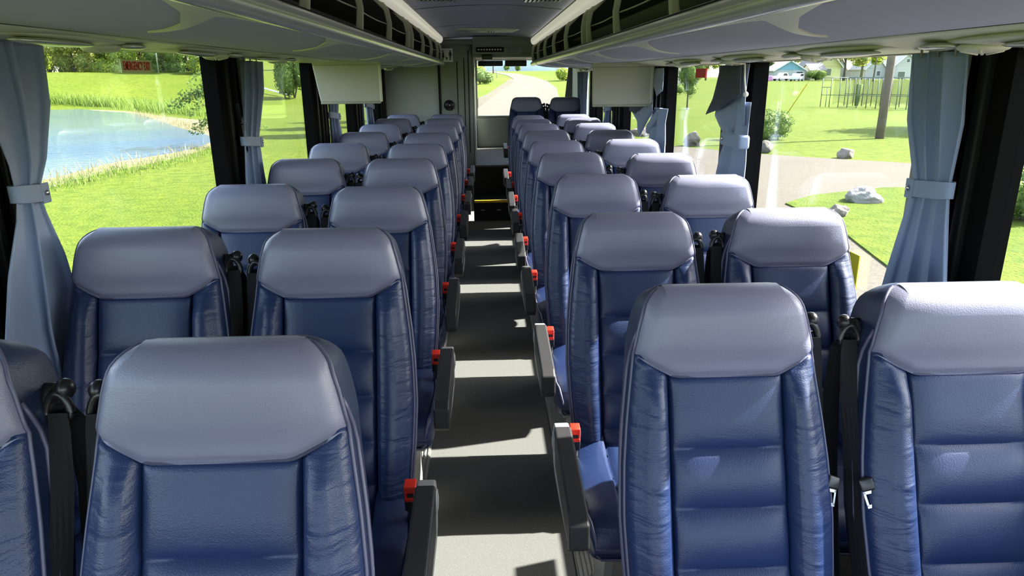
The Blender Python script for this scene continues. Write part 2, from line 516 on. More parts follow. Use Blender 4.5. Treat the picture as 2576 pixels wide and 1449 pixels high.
# roller blind cassette above the rear window
m = MB(); m.box(-0.10, 0.235, YB - 0.10, YB - 0.04, 1.690, 1.760, bev=0.01); m.box(0.265, 0.56, YB - 0.10, YB - 0.04, 1.685, 1.762, bev=0.01)
o = m.obj('rear_blind_cassette', [M['black']]); tag(o, 'black roller blind cassettes along the top of the rear window', 'blind')

# rear header beam across the aisle
m = MB()
m.prism([(8.245, 1.985), (8.62, 1.985), (8.60, 1.772), (8.56, 1.765), (8.32, 1.765), (8.30, 1.795), (8.258, 1.80), (8.250, 1.81), (8.243, 1.94)], 'x', -0.14, 1.19)
o = m.obj('trim_%d' % tn, [M['wallgrey']]); o['kind'] = 'structure'; tn += 1
o = empty('reading_lamp_strip', (0.051, 8.235, 1.845), 'dark strip with a row of small white lights above the rear aisle', 'lamp')
m = MB(); m.box(-0.155, 0.155, -0.008, 0.02, -0.026, 0.026, bev=0.008); m.obj('housing', [M['rubber']], o)
for k in range(9):
    m = MB(); m.ball((-0.125 + 0.031 * k, -0.009, 0), (0.010, 0.004, 0.008), 0, 10, 6); m.obj('lens', [M['white']], o)
o = empty('notice_plate', (0.314, 8.235, 1.834), 'pale printed notice plate beside the strip of small lights', 'sign')
m = MB(); m.box(-0.095, 0.095, -0.004, 0.01, -0.032, 0.032); m.obj('plate', [M['armgrey']], o)
m = MB()
for k in range(5): m.box(-0.08, -0.08 + (0.15, 0.14, 0.05, 0.155, 0.12)[k], -0.0055, -0.004, 0.022 - 0.0115 * k, 0.0245 - 0.0115 * k)
m.obj('printed_lines', [M['ink']], o)
m = MB(); m.box(-0.04, 0.08, 8.26, 8.34, 1.740, 1.792, bev=0.006)
o = m.obj('small_camera_box', [M['black']]); tag(o, 'small black box on the beam above the rear aisle', 'camera')

# ------------------------------------------------------------------ toilet compartment
tc_ = empty('toilet_compartment', (-0.65, 8.32, 0), 'grey-green toilet cubicle filling the rear corner beyond the pond-side seats', 'toilet cubicle')
def loc(o): o.location = (0.65, -8.32, 0); return o
m = MB(); m.box(-XW + 0.002, -0.545, 8.34, 8.38, 0.0, 1.90)
loc(m.obj('front_panel', [M['toilet2']], tc_))
m = MB(); m.box(-0.545, -0.520, 8.315, 8.38, 0, 1.95, bev=0.004)
loc(m.obj('panel_joint', [M['rubber']], tc_))
m = MB()
prof = [(-0.52, 8.33), (-0.30, 8.315), (-0.19, 8.318), (-0.155, 8.335), (-0.142, 8.37), (-0.142, YB - 0.005), (-0.20, YB - 0.005), (-0.20, 8.42), (-0.52, 8.38)]
m.prism(prof, 'z', 0, 1.92)
d = loc(m.obj('door', [M['toilet']], tc_, sharp=40))
m = MB()
for x, z0, z1 in ((-0.325, 0.7, 1.72), (-0.245, 0.7, 1.76), (-0.195, 0.7, 1.84)):
    m.tube([(x, 8.3145, z0), (x, 8.3135, z1)], 0.0045, 8)
m.obj('groove_bead', [M['rubber']], d)
hx, hz = -0.428, 1.243
m = MB(); m.tube([(hx, 8.325, hz), (hx, 8.300, hz)], 0.060, 28); hd = m.obj('handle', [M['black']], d)
m = MB(); m.box(hx - 0.045, hx + 0.045, 8.288, 8.300, hz - 0.011, hz + 0.011, bev=0.004); m.obj('turn_bar', [M['black']], hd)
m = MB(); m.ball((hx + 0.008, 8.288, hz + 0.002), 0.010, 0, 10, 8); m.obj('key_cap', [M['steel']], hd)
m = MB(); m.box(-0.56, -0.125, 8.24, 8.40, 1.900, 1.958, bev=0.02); loc(m.obj('top_cornice', [M['toilet']], tc_))
m = MB(); m.box(-0.150, -0.134, 8.335, 8.36, 0.35, 1.90, bev=0.003); loc(m.obj('corner_trim', [M['wallgrey']], tc_))
m = MB(); m.box(-0.139, -0.133, 8.5, 8.53, 1.55, 1.68); loc(m.obj('status_light', [M['signred']], tc_))
# restroom sign with figures
sg_ = empty('restroom_sign', (-0.440, 8.306, 1.791), 'white restroom sign with woman, toilet bowl and man figures', 'sign')
m = MB(); m.box(-0.072, 0.072, -0.002, 0.004, -0.072, 0.072, bev=0.002); m.obj('plate', [M['white']], sg_)
def disc(m, x, z, r, n=16):
    m.prism([(x + r * math.cos(2 * math.pi * k / n), z + r * math.sin(2 * math.pi * k / n)) for k in range(n)], 'y', -0.0035, -0.002)
m = MB(); disc(m, -0.038, 0.043, 0.009)
m.prism([(-0.046, 0.031), (-0.030, 0.031), (-0.018, -0.002), (-0.022, -0.004), (-0.032, 0.018), (-0.020, -0.024), (-0.030, -0.024), (-0.030, -0.052), (-0.036, -0.052), (-0.036, -0.024), (-0.040, -0.024), (-0.040, -0.052), (-0.046, -0.052), (-0.046, -0.024), (-0.056, -0.024), (-0.044, 0.018), (-0.054, -0.004), (-0.058, -0.002)], 'y', -0.0035, -0.002)
m.obj('woman_symbol', [M['ink']], sg_)
m = MB(); disc(m, 0.044, 0.043, 0.009)
m.prism([(0.032, 0.031), (0.056, 0.031), (0.060, 0.026), (0.060, -0.010), (0.055, -0.010), (0.055, 0.020), (0.053, 0.020), (0.053, -0.056), (0.046, -0.056), (0.046, -0.012), (0.042, -0.012), (0.042, -0.056), (0.035, -0.056), (0.035, 0.020), (0.033, 0.020), (0.033, -0.010), (0.028, -0.010), (0.028, 0.026)], 'y', -0.0035, -0.002)
m.obj('man_symbol', [M['ink']], sg_)
m = MB(); m.prism([(-0.012, -0.010), (-0.006, -0.012), (-0.002, -0.026), (0.018, -0.022), (0.018, -0.028), (0.010, -0.040), (0.010, -0.052), (-0.002, -0.052), (0.0, -0.040), (-0.008, -0.032)], 'y', -0.0035, -0.002)
m.obj('toilet_bowl_symbol', [M['ink']], sg_)

# ------------------------------------------------------------------ luggage racks
RK = {-1: dict(xr=0.448, z0=0.114, z1=0.163, xb=0.93, zb=0.106, zw=0.096, xt=0.480, zt=0.384, n='pond'),
      1: dict(xr=0.492, z0=0.103, z1=0.147, xb=0.95, zb=0.082, zw=0.050, xt=0.520, zt=0.360, n='road')}


def belly(sg, t):
    """point on the underside, t from 0 (rail) to 1 (dark joint)"""
    k = RK[sg]
    x = lerp(k['xr'] + 0.02, k['xb'], t)
    z = HC + lerp(k['z0'] + 0.004, k['zb'], t) - 0.022 * math.sin(math.pi * min(1, t * 1.0)) ** 1.2 * (1 - 0.5 * t)
    return x, z


for sg in (-1, 1):
    k = RK[sg]
    y0, y1 = YF + 0.02, RACKY
    yend = RACKY - 0.02
    rk = empty('luggage_rack', (sg * 0.8, 3.0, HC + 0.1), ('overhead luggage rack above the windows on the %s side' % k['n']), 'luggage rack', 'overhead luggage racks')
    def lp(o, rk=rk, sg=sg): o.location = (-sg * 0.8, -3.0, -HC - 0.1); return o
    # underside, closed shell with thickness; the end tucks in over the last half metre
    ys = [y0] + list(np.linspace(0.5, 7.2, 12)) + [7.5, 7.8, 8.0, 8.1, 8.14]
    rows = []
    for y in ys:
        e = sstep(7.2, 8.16, y) ** 2
        row = []
        for t in np.linspace(0, 1, 17):
            x, z = belly(sg, t)
            row.append((sg * lerp(x, k['xr'] + 0.03 + (x - k['xr']) * 0.85, e), y, z + 0.012 * e))
        for t in np.linspace(1, 0, 6):
            x, z = belly(sg, t)
            row.append((sg * x, y, z + 0.022))
        rows.append(row)
    u = lp(grid_mesh('underside_panel', rows, [M['belly']], rk, None, closed_u=True, caps=True, flip=sg > 0))
    # joint + service strip (reading lights, vents) outboard of it
    m = MB(); m.box(sg * (k['xb'] - 0.004), sg * (k['xb'] + 0.008), y0, y1, HC + k['zb'] - 0.0005, HC + k['zb'] + 0.02)
    lp(m.obj('panel_joint', [M['rubber']], rk))
    rows = []
    for y in (y0, 2.0, 4.0, 6.0, y1):
        row = []
        for t in np.linspace(0, 1, 9):
            x = lerp(k['xb'] + 0.006, XW + 0.01, t)
            row.append((sg * x, y, HC + lerp(k['zb'], k['zw'], t) - 0.006 * math.sin(math.pi * t)))
        for t in (1, 0): row.append((sg * lerp(k['xb'] + 0.006, XW + 0.01, t), y, HC + lerp(k['zb'], k['zw'], t) + 0.02))
        rows.append(row)
    sp = lp(grid_mesh('service_strip', rows, [M['psu']], rk, None, closed_u=True, caps=True, flip=sg > 0))
    # aisle rail
    m = MB()
    zc = HC + (k['z0'] + k['z1']) / 2; hr = (k['z1'] - k['z0']) / 2
    pts = [(sg * (k['xr'] + 0.012), y, zc) for y in (y0, 1, 3, 5, 7, 7.6)] + [(sg * (k['xr'] + 0.016), 7.9, zc - 0.002), (sg * (k['xr'] + 0.026), 8.06, zc - 0.004), (sg * (k['xr'] + 0.045), 8.15, zc - 0.006)]
    m.tube(pts, [hr * 1.12] * 6 + [hr, hr * 0.85, hr * 0.45], 24, cap=True)
    rail = lp(m.obj('aisle_rail', [M['rail']], rk))
    m = MB(); m.tube([(sg * (k['xr'] + 0.012), 6.95, zc), (sg * (k['xr'] + 0.012), 6.965, zc)], hr * 1.2, 24); m.obj('rail_clip', [M['bracket']], rail)
    m = MB(); m.tube([(sg * (k['xr'] + 0.010), y, zc + hr * 1.08) for y in (y0, 7.8)], 0.006, 6); m.obj('rail_edge', [M['rubber']], rail)
    # rack floor and lining
    m = MB()
    m.box(sg * (k['xr'] + 0.03), sg * (XW), y0, y1, HC + k['z1'] - 0.03, HC + k['z1'] - 0.012)
    m.box(sg * (XW - 0.02), sg * (XW - 0.002), y0, y1, HC + k['z1'] - 0.012, HC + 0.40)
    m.box(sg * (k['xt'] + 0.03), sg * (XW - 0.02), y0, y1, HC + 0.372, HC + 0.384)
    m.box(sg * (k['xr'] + 0.04), sg * (XW - 0.02), y1 - 0.015, y1, HC + k['z1'] - 0.012, HC + 0.372)
    lp(m.obj('rack_lining', [M['rackin']], rk))
    # brackets along the opening, with wires between them
    by = [-0.8, 0.1, 1.05, 1.97, 2.80, 3.62, 4.46, 4.70, 5.52, 6.34, 7.15, 7.72]
    if sg > 0: by = [-0.7, 0.2, 1.10, 2.00, 2.86, 3.62, 3.80, 4.62, 5.44, 6.25, 7.05, 7.85]
    for y in by:
        m = MB()
        zb0, zt0 = HC + k['z1'] - 0.004, HC + k['zt'] - 0.01
        prof = [(k['xr'] + 0.010, zb0), (k['xr'] + 0.050, zb0), (k['xr'] + 0.034, zb0 + 0.025), (k['xr'] + 0.026, zb0 + 0.09), (k['xr'] + 0.038, zb0 + 0.15), (k['xt'] + 0.075, zt0), (k['xt'] + 0.03, zt0 + 0.005), (k['xr'] + 0.012, zb0 + 0.155), (k['xr'] + 0.002, zb0 + 0.09), (k['xr'] + 0.006, zb0 + 0.03)]
        m.prism([(sg * a, b) for a, b in prof], 'y', y - 0.011, y + 0.011)
        br = lp(m.obj('bracket', [M['bracket']], rk))
        bv = br.modifiers.new('b', 'BEVEL'); bv.width = 0.005; bv.segments = 2; bv.limit_method = 'ANGLE'
    for a, b in zip(by[:-1], by[1:]):
        for hz in (0.012, 0.085):
            m = MB()
            pts = [(sg * (k['xr'] + 0.030), lerp(a, b, t), HC + k['z1'] + hz + (-0.006 * math.sin(math.pi * t) if hz > 0.05 else 0)) for t in np.linspace(0, 1, 7)]
            m.tube(pts, 0.0028, 6)
            lp(m.obj('guard_wire', [M['bracket']], rk))
    # cream horn-shaped inlays sweeping out from the rail over the blue-grey panel
    ty = [-0.1, 1.08, 2.2, 3.6, 4.6, 5.75, 6.8] if sg < 0 else [-0.1, 1.1, 2.3, 3.35, 4.25, 5.35, 6.5]
    tx = 0.49 if sg < 0 else 0.52
    for y in ty:
        # outline in (t across the belly, y): wide root on the rail, tip swept outboard to the rear
        tq = np.linspace(0, 1, 25)
        out = [(float(q) * tx, y + float(np.interp(q, [0, .2, .5, .8, 1], [0, .20, .36, .44, .47]))) for q in tq]
        rear = [(float(q) * tx, y + float(np.interp(q, [0, .03, .07, .13, .35, .6, .8, 1], [.95, .62, .40, .32, .375, .435, .462, .473]))) for q in tq]
        vs, fs = [], []
        for (t1, ya), (t2, yb) in zip(out, rear):
            for s_ in range(5):
                yy = lerp(ya, yb, s_ / 4)
                x, z = belly(sg, t1); vs.append((sg * x, yy, z - 0.0035))
        nq = len(out)
        for i in range(nq - 1):
            for s_ in range(4): fs.append((i * 5 + s_, i * 5 + s_ + 1, (i + 1) * 5 + s_ + 1, (i + 1) * 5 + s_))
        b0 = len(vs)
        vs2 = [(v[0], v[1], v[2] + 0.008) for v in vs]
        fs2 = [tuple(i + b0 for i in f) for f in fs]
        ring = [i * 5 for i in range(nq)] + [(nq - 1) * 5 + s_ for s_ in range(1, 5)] + [i * 5 + 4 for i in range(nq - 2, -1, -1)]
        fs3 = [(ring[i], ring[(i + 1) % len(ring)], ring[(i + 1) % len(ring)] + b0, ring[i] + b0) for i in range(len(ring))]
        m = MB(); m.add(vs + vs2, fs + fs2 + fs3, 0, False)
        lp(m.obj('horn_inlay', [M['cream']], rk, sharp=30))
    # reading light / vent pods under the service strip, one per row
    for y in (YL_ROWS if sg < 0 else YR_ROWS):
        xc = sg * (k['xb'] + 0.125); zc2 = HC + (k['zb'] + k['zw']) / 2 - 0.004
        m = MB(); m.ball((xc, y, zc2 + 0.003), (0.080, 0.30, 0.014), 0, 24, 10); pod = lp(m.obj('reading_light_pod', [M['psu']], rk))
        m = MB(); m.ball((xc - sg * 0.045, y - 0.10, zc2 - 0.012), (0.030, 0.17, 0.009), 0, 18, 8); m.obj('lamp_lens', [M['rail']], pod)
        m = MB()
        m.ball((xc, y + 0.19, zc2 - 0.012), (0.05, 0.055, 0.013), 0, 18, 8)
        for q in range(6): m.tube([(xc + 0.046 * math.cos(q), y + 0.19 + 0.046 * math.sin(q), zc2 - 0.018), (xc + 0.01 * math.cos(q), y + 0.19 + 0.01 * math.sin(q), zc2 - 0.025)], 0.004, 6)
        m.obj('air_nozzle', [M['cream']], pod)
        m = MB(); m.ball((xc - sg * 0.035, y + 0.29, zc2 - 0.006), (0.035, 0.06, 0.010), 0, 16, 8); m.obj('speaker_cover', [M['rail']], pod)
    # light tube along the ceiling edge
    m = MB()
    pts = [(sg * k['xt'], y, HC + k['zt']) for y in (y0, 2, 4, 6, 7.4)] + [(sg * (k['xt'] + 0.004), 7.85, HC + k['zt'] - 0.002), (sg * (k['xt'] + 0.012), 8.03, HC + k['zt'] - 0.006), (sg * (k['xt'] + 0.03), 8.12, HC + k['zt'] - 0.01)]
    m.tube(pts, [0.040] * 5 + [0.038, 0.030, 0.012], 24)
    t_ = m.obj('ceiling_light_tube', [M['tube']])
    tag(t_, 'long cream light tube along the ceiling edge on the %s side' % k['n'], 'light fitting', 'ceiling light tubes')
    m = MB(); m.tube([(sg * (k['xt'] - 0.036), y, HC + k['zt'] + 0.020) for y in (y0, 7.8)], 0.006, 6); o = m.obj('chrome_strip', [M['rail']], t_)

# fold-down video screens seen from behind
for sg, y, x0, x1, z0, z1, n in ((-1, 4.80, -1.125, -0.690, 1.392, 1.660, 'pond'), (1, 4.86, 0.715, 1.125, 1.352, 1.632, 'road')):
    s_ = empty('drop_down_screen', ((x0 + x1) / 2, y, z1), 'taupe back of a drop-down video screen below the %s-side rack' % n, 'screen', 'drop-down video screens')
    s_.rotation_euler = (math.radians(3), 0, math.radians(-4 * sg))
    hw = (x1 - x0) / 2; H_ = z1 - z0
    m = MB(); m.prism([(-hw + (0.0 if sg > 0 else 0.0), -0.018), (hw, -0.018), (hw - (0.012 if sg > 0 else 0), -H_ + 0.012), (-hw + (0.035 if sg < 0 else 0.008), -H_ + 0.012)], 'y', -0.012, 0.022)
    o = m.obj('housing', [M['tv']], s_); bv = o.modifiers.new('b', 'BEVEL'); bv.width = 0.008; bv.segments = 3
    m = MB(); m.box(-hw + 0.0, hw, -0.018, 0.024, -0.020, 0.012, bev=0.005); m.obj('hinge_bar', [M['tv']], s_)
    m = MB(); m.box(-hw + (0.035 if sg < 0 else 0.008), hw - 0.01, -0.015, 0.020, -H_, -H_ + 0.014, bev=0.005); m.obj('bottom_lip', [M['bracket']], s_)
    m = MB(); m.box(hw - 0.012 if sg < 0 else hw - 0.016, hw + 0.003, -0.017, 0.020, -H_ + 0.012, -0.018, bev=0.004); m.obj('edge_strip', [M['psu']], s_)
    m = MB(); m.box(-hw + 0.04, hw - 0.03, 0.022, 0.026, -H_ + 0.03, -0.035); m.obj('display', [M['black']], s_)

# roof hatch and ceiling vents
h = empty('roof_hatch', (0.03, 7.28, ceil_z(0.03)), 'metal framed ceiling hatch with a printed instruction label', 'hatch')
m = MB()
m.prism([(-0.30, 7.0 - 7.28), (0.30, 7.0 - 7.28), (0.24, 0.24), (-0.24, 0.24)], 'z', -0.016, -0.002); m.obj('frame', [M['alu']], h)
m = MB(); m.prism([(-0.265, -0.245), (0.265, -0.245), (0.215, 0.20), (-0.215, 0.20)], 'z', -0.019, -0.0165); m.obj('panel', [M['toilet2']], h)
m = MB(); m.box(-0.095, 0.105, -0.20, 0.13, -0.021, -0.0195); lb = m.obj('instruction_label', [M['psu']], h)
m = MB(); m.tube([(-0.07, -0.03, -0.0225), (-0.07, -0.03, -0.021)], 0.012, 12)
m.obj('red_dot', [M['signred']], lb)
m = MB()
for x in (0.0, 0.03, 0.055): m.box(x, x + 0.008, -0.14, 0.06, -0.0225, -0.021)
m.obj('pictogram', [M['ink']], lb)
for n, x in (('pond', -0.27), ('road', 0.33)):
    v = empty('ceiling_vent', (x, 4.12, ceil_z(x)), 'slotted grey ceiling vent beside the %s-side light tube' % n, 'vent', 'slotted ceiling vents')
    m = MB(); m.box(-0.12, 0.12, -0.2, 0.2, -0.012, 0.0, bev=0.004); m.obj('frame', [M['bracket']], v)
    m = MB(); m.box(-0.105, 0.105, -0.185, 0.185, -0.0135, -0.012)
    m.obj('dark_opening', [M['rackin']], v)
    m = MB()
    for q in range(9): m.box(-0.10 + 0.024 * q, -0.088 + 0.024 * q, -0.18, 0.18, -0.020, -0.0136)
    m.obj('louvre', [M['rail']], v)

# stickers on the glass
e = empty('emergency_exit_sign', (-XW + 0.0, 2.555, 1.604), 'red EMERGENCY EXIT lettering on a pale strip at the top of the pond-side window', 'sign')
e.rotation_euler = (math.radians(90), 0, math.radians(90))
e.location = (-XW - 0.022, 2.585, 1.603)
m = MB(); m.box(-0.112, 0.112, -0.022, 0.022, -0.001, 0.001); m.obj('backing_strip', [M['signpale']], e)
cu = bpy.data.curves.new('lettering', 'FONT'); cu.body = 'EMERGENCY EXIT'; cu.align_x = 'CENTER'; cu.align_y = 'CENTER'; cu.size = 0.040; cu.extrude = 0.0006; cu.offset = 0.0005
to = bpy.data.objects.new('lettering', cu); COL.objects.link(to)
dg = bpy.context.evaluated_depsgraph_get(); me = bpy.data.meshes.new_from_object(to.evaluated_get(dg)); bpy.data.objects.remove(to)
me.materials.clear(); me.materials.append(M['signred'])
wx = max(v.co.x for v in me.vertices) - min(v.co.x for v in me.vertices)
for v in me.vertices: v.co.x *= 0.196 / wx; v.co.z += 0.002
to = link('lettering', me, e)
m = MB(); m.box(XW + 0.018, XW + 0.026, 3.96, 4.15, 1.540, 1.590)
o = m.obj('red_release_label', [M['signred']]); tag(o, 'small red blank label at the top of the road-side window', 'label')
e = empty('seat_belt_pictogram', (XW + 0.012, 2.195, 0.92), 'yellow sticker with a black figure low on the road-side window', 'sticker')
m = MB(); m.box(0, 0.004, -0.045, 0.045, -0.05, 0.07, bev=0.001); m.obj('backing', [M['signyellow']], e)
m = MB()
m.prism([(0.012, 0.055), (0.004, 0.040), (-0.012, 0.010), (-0.030, -0.030), (-0.022, -0.034), (-0.004, -0.004), (0.012, -0.026), (0.020, -0.022), (0.006, 0.012), (0.018, 0.030), (0.024, 0.050)], 'x', -0.002, 0.0)
m.ball((-0.001, 0.020, 0.060), (0.001, 0.009, 0.009), 0, 10, 6)
m.obj('figure', [M['ink']], e)
# ================================================================== SEATS
# local frame: x across, -y = the way the seat faces, origin on the floor under the headrest's top edge
L_TOP = 1.165
Z_BOT = 0.44


def build_spine():
    """centre line of the backrest, from the top down; returns arrays s (from the bottom), y, z, angle"""
    pts = [(0.0, L_TOP)]
    y, z = 0.0, L_TOP
    ds = 0.002
    al = []
    while z > Z_BOT:
        d = L_TOP - z
        a = 0.20 + (0.345 - 0.20) * sstep(0.06, 0.24, d)
        if z < 0.62: a -= 0.10 * (0.62 - z) / 0.18
        al.append(a)
        y -= math.sin(a) * ds; z -= math.cos(a) * ds
        pts.append((y, z))
    al.append(al[-1])
    pts = pts[::-1]; al = al[::-1]
    s = [i * ds for i in range(len(pts))]
    return np.array(s), np.array([p[0] for p in pts]), np.array([p[1] for p in pts]), np.array(al)


SP_S, SP_Y, SP_Z, SP_A = build_spine()
SL = float(SP_S[-1])


def s_of_z(z): return float(np.interp(z, SP_Z, SP_S))


def half_w(z):
    return interp(z, [0.44, 0.52, 0.62, 0.72, 0.82, 0.90, 0.98, 1.04, 1.09, 1.13, 1.165],
                  [0.190, 0.202, 0.212, 0.217, 0.213, 0.205, 0.194, 0.187, 0.176, 0.164, 0.150])


SEAMS = [0.848, 0.738, 0.628, 0.525]
PANEL = 0.118


def loop_cols():
    """columns of the section loop: (kind, value); front from -x to +x, then side, back, side"""
    c = []
    for a in (80, 60, 40, 20): c.append(('cf', -1, math.radians(a)))
    for t in (1.0, 0.82, 0.64, 0.46, 0.28, 0.12): c.append(('bo', -1, t))
    for x in (-0.1225, -0.1195, -0.1165, -0.112, -0.100, -0.082, -0.06, -0.036, -0.012, 0.012, 0.036, 0.06, 0.082, 0.100, 0.112, 0.1165, 0.1195, 0.1225):
        c.append(('pa', 0, x))
    for t in (0.12, 0.28, 0.46, 0.64, 0.82, 1.0): c.append(('bo', 1, t))
    for a in (20, 40, 60, 80): c.append(('cf', 1, math.radians(a)))
    for q in (0.0, 0.33, 0.67, 1.0): c.append(('si', 1, q))
    for a in (20, 45, 70, 90): c.append(('cb', 1, math.radians(a)))
    for x in (0.6, 0.2, -0.2, -0.6): c.append(('ba', 0, x))
    for a in (90, 70, 45, 20): c.append(('cb', -1, math.radians(a)))
    for q in (1.0, 0.67, 0.33, 0.0): c.append(('si', -1, q))
    return c


COLS = loop_cols()
NC = len(COLS)


def seam_z(x):
    ax = abs(x)
    return 0.986 + 0.040 * max(0.0, min(1.0, (ax - 0.106) / 0.076)) ** 1.15


def section_point(col, s, head):
    """3-D point of a loop column at arc length s"""
    z = float(np.interp(s, SP_S, SP_Z)); y = float(np.interp(s, SP_S, SP_Y)); a = float(np.interp(s, SP_S, SP_A))
    hw = half_w(z)
    h = interp(z, [0.44, 0.6, 0.9, 1.0, 1.05, 1.1], [0.050, 0.055, 0.050, 0.050, 0.056, 0.058])
    hb = interp(z, [0.44, 0.8, 1.0, 1.06, 1.165], [0.052, 0.062, 0.075, 0.088, 0.085])
    # closing over the top
    CL = 0.062
    t = max(0.0, (s - (SL - CL)) / CL)
    k = math.sqrt(max(0.0, 1 - t * t))
    RC = 0.042
    t2 = max(0.0, (s - (SL - RC)) / RC)
    hw -= RC * (1 - math.sqrt(max(0.0, 1 - t2 * t2)))
    h *= max(k, 0.02); hb *= max(k, 0.02)
    r = min(0.024, h * 0.8)
    kind, sg, v = col
    d = 0.0
    if kind == 'cf':
        x = sg * (hw - r + r * math.sin(v)); n = h - r + r * math.cos(v)
        d = 0.012 * math.cos(v) * k
    elif kind == 'bo':
        ax = PANEL + 0.0065 + (hw - r - PANEL - 0.0065) * v
        x = sg * ax; n = h
        d = 0.012 * k if v >= 1 else None
    elif kind == 'pa':
        x = v * min(1.0, (hw - r) / 0.135); n = h; d = None
    elif kind == 'si':
        x = sg * (hw + 0.004 * math.sin(math.pi * v)); n = lerp(h - r, -(hb - r), v)
    elif kind == 'cb':
        x = sg * (hw - r + r * math.cos(v)); n = -(hb - r + r * math.sin(v))
    else:
        x = v * (hw - r); n = -hb
    if not head:
        if d is None or kind == 'bo':
            if kind == 'bo':
                d = 0.012 + 0.020 * math.sin(math.pi * min(1, v * 0.93 + 0.05)) ** 0.8
                d = 0.006 + (d - 0.006) * sstep(0.0, 0.075, seam_z(x) - z)
            else:
                ax = abs(v)
                # quilted centre panel
                zz = z
                lim = [seam_z(0)] + SEAMS + [0.40]
                d = 0.0
                for q in range(len(lim) - 1):
                    if lim[q + 1] <= zz <= lim[q]:
                        u = (zz - lim[q + 1]) / (lim[q] - lim[q + 1])
                        d = 0.016 * (1 - abs(2 * u - 1) ** 2.6)
                        if q == 0: d = 0.014 * (1 - max(0, 1 - 2 * u) ** 4) * (1 - 0.35 * u)
                        break
                d *= 1 - (ax / 0.121) ** 6 if ax < 0.121 else 0
                d -= 0.010 * math.exp(-((ax - 0.1195) / 0.0022) ** 2)
        elif kind == 'cf':
            d = lerp(0.006, 0.013, sstep(0.0, 0.075, seam_z(x) - z)) * math.cos(v)
        # fold in under the headrest seam
        sz = seam_z(x)
        if kind in ('pa', 'bo', 'cf'):
            d -= 0.008 * math.exp(-((sz - z) / 0.005) ** 2)
            lowfade = sstep(0.44, 0.50, z)
            d *= lowfade
    else:
        if kind in ('bo', 'pa') or (kind == 'cf'):
            xx = abs(x) / hw
            bul = 0.020 * (1 - xx ** 3) * k
            zc = sstep(1.0, 1.06, z)
            d = 0.006 + bul * (0.35 + 0.65 * zc)
            if kind == 'cf': d *= math.cos(v)
            sz = seam_z(x)
            d -= 0.010 * math.exp(-((z - sz) / 0.006) ** 2)
    n += d
    ca, sa = math.cos(a), math.sin(a)
    return Vector((x, y - n * ca, z + n * sa))


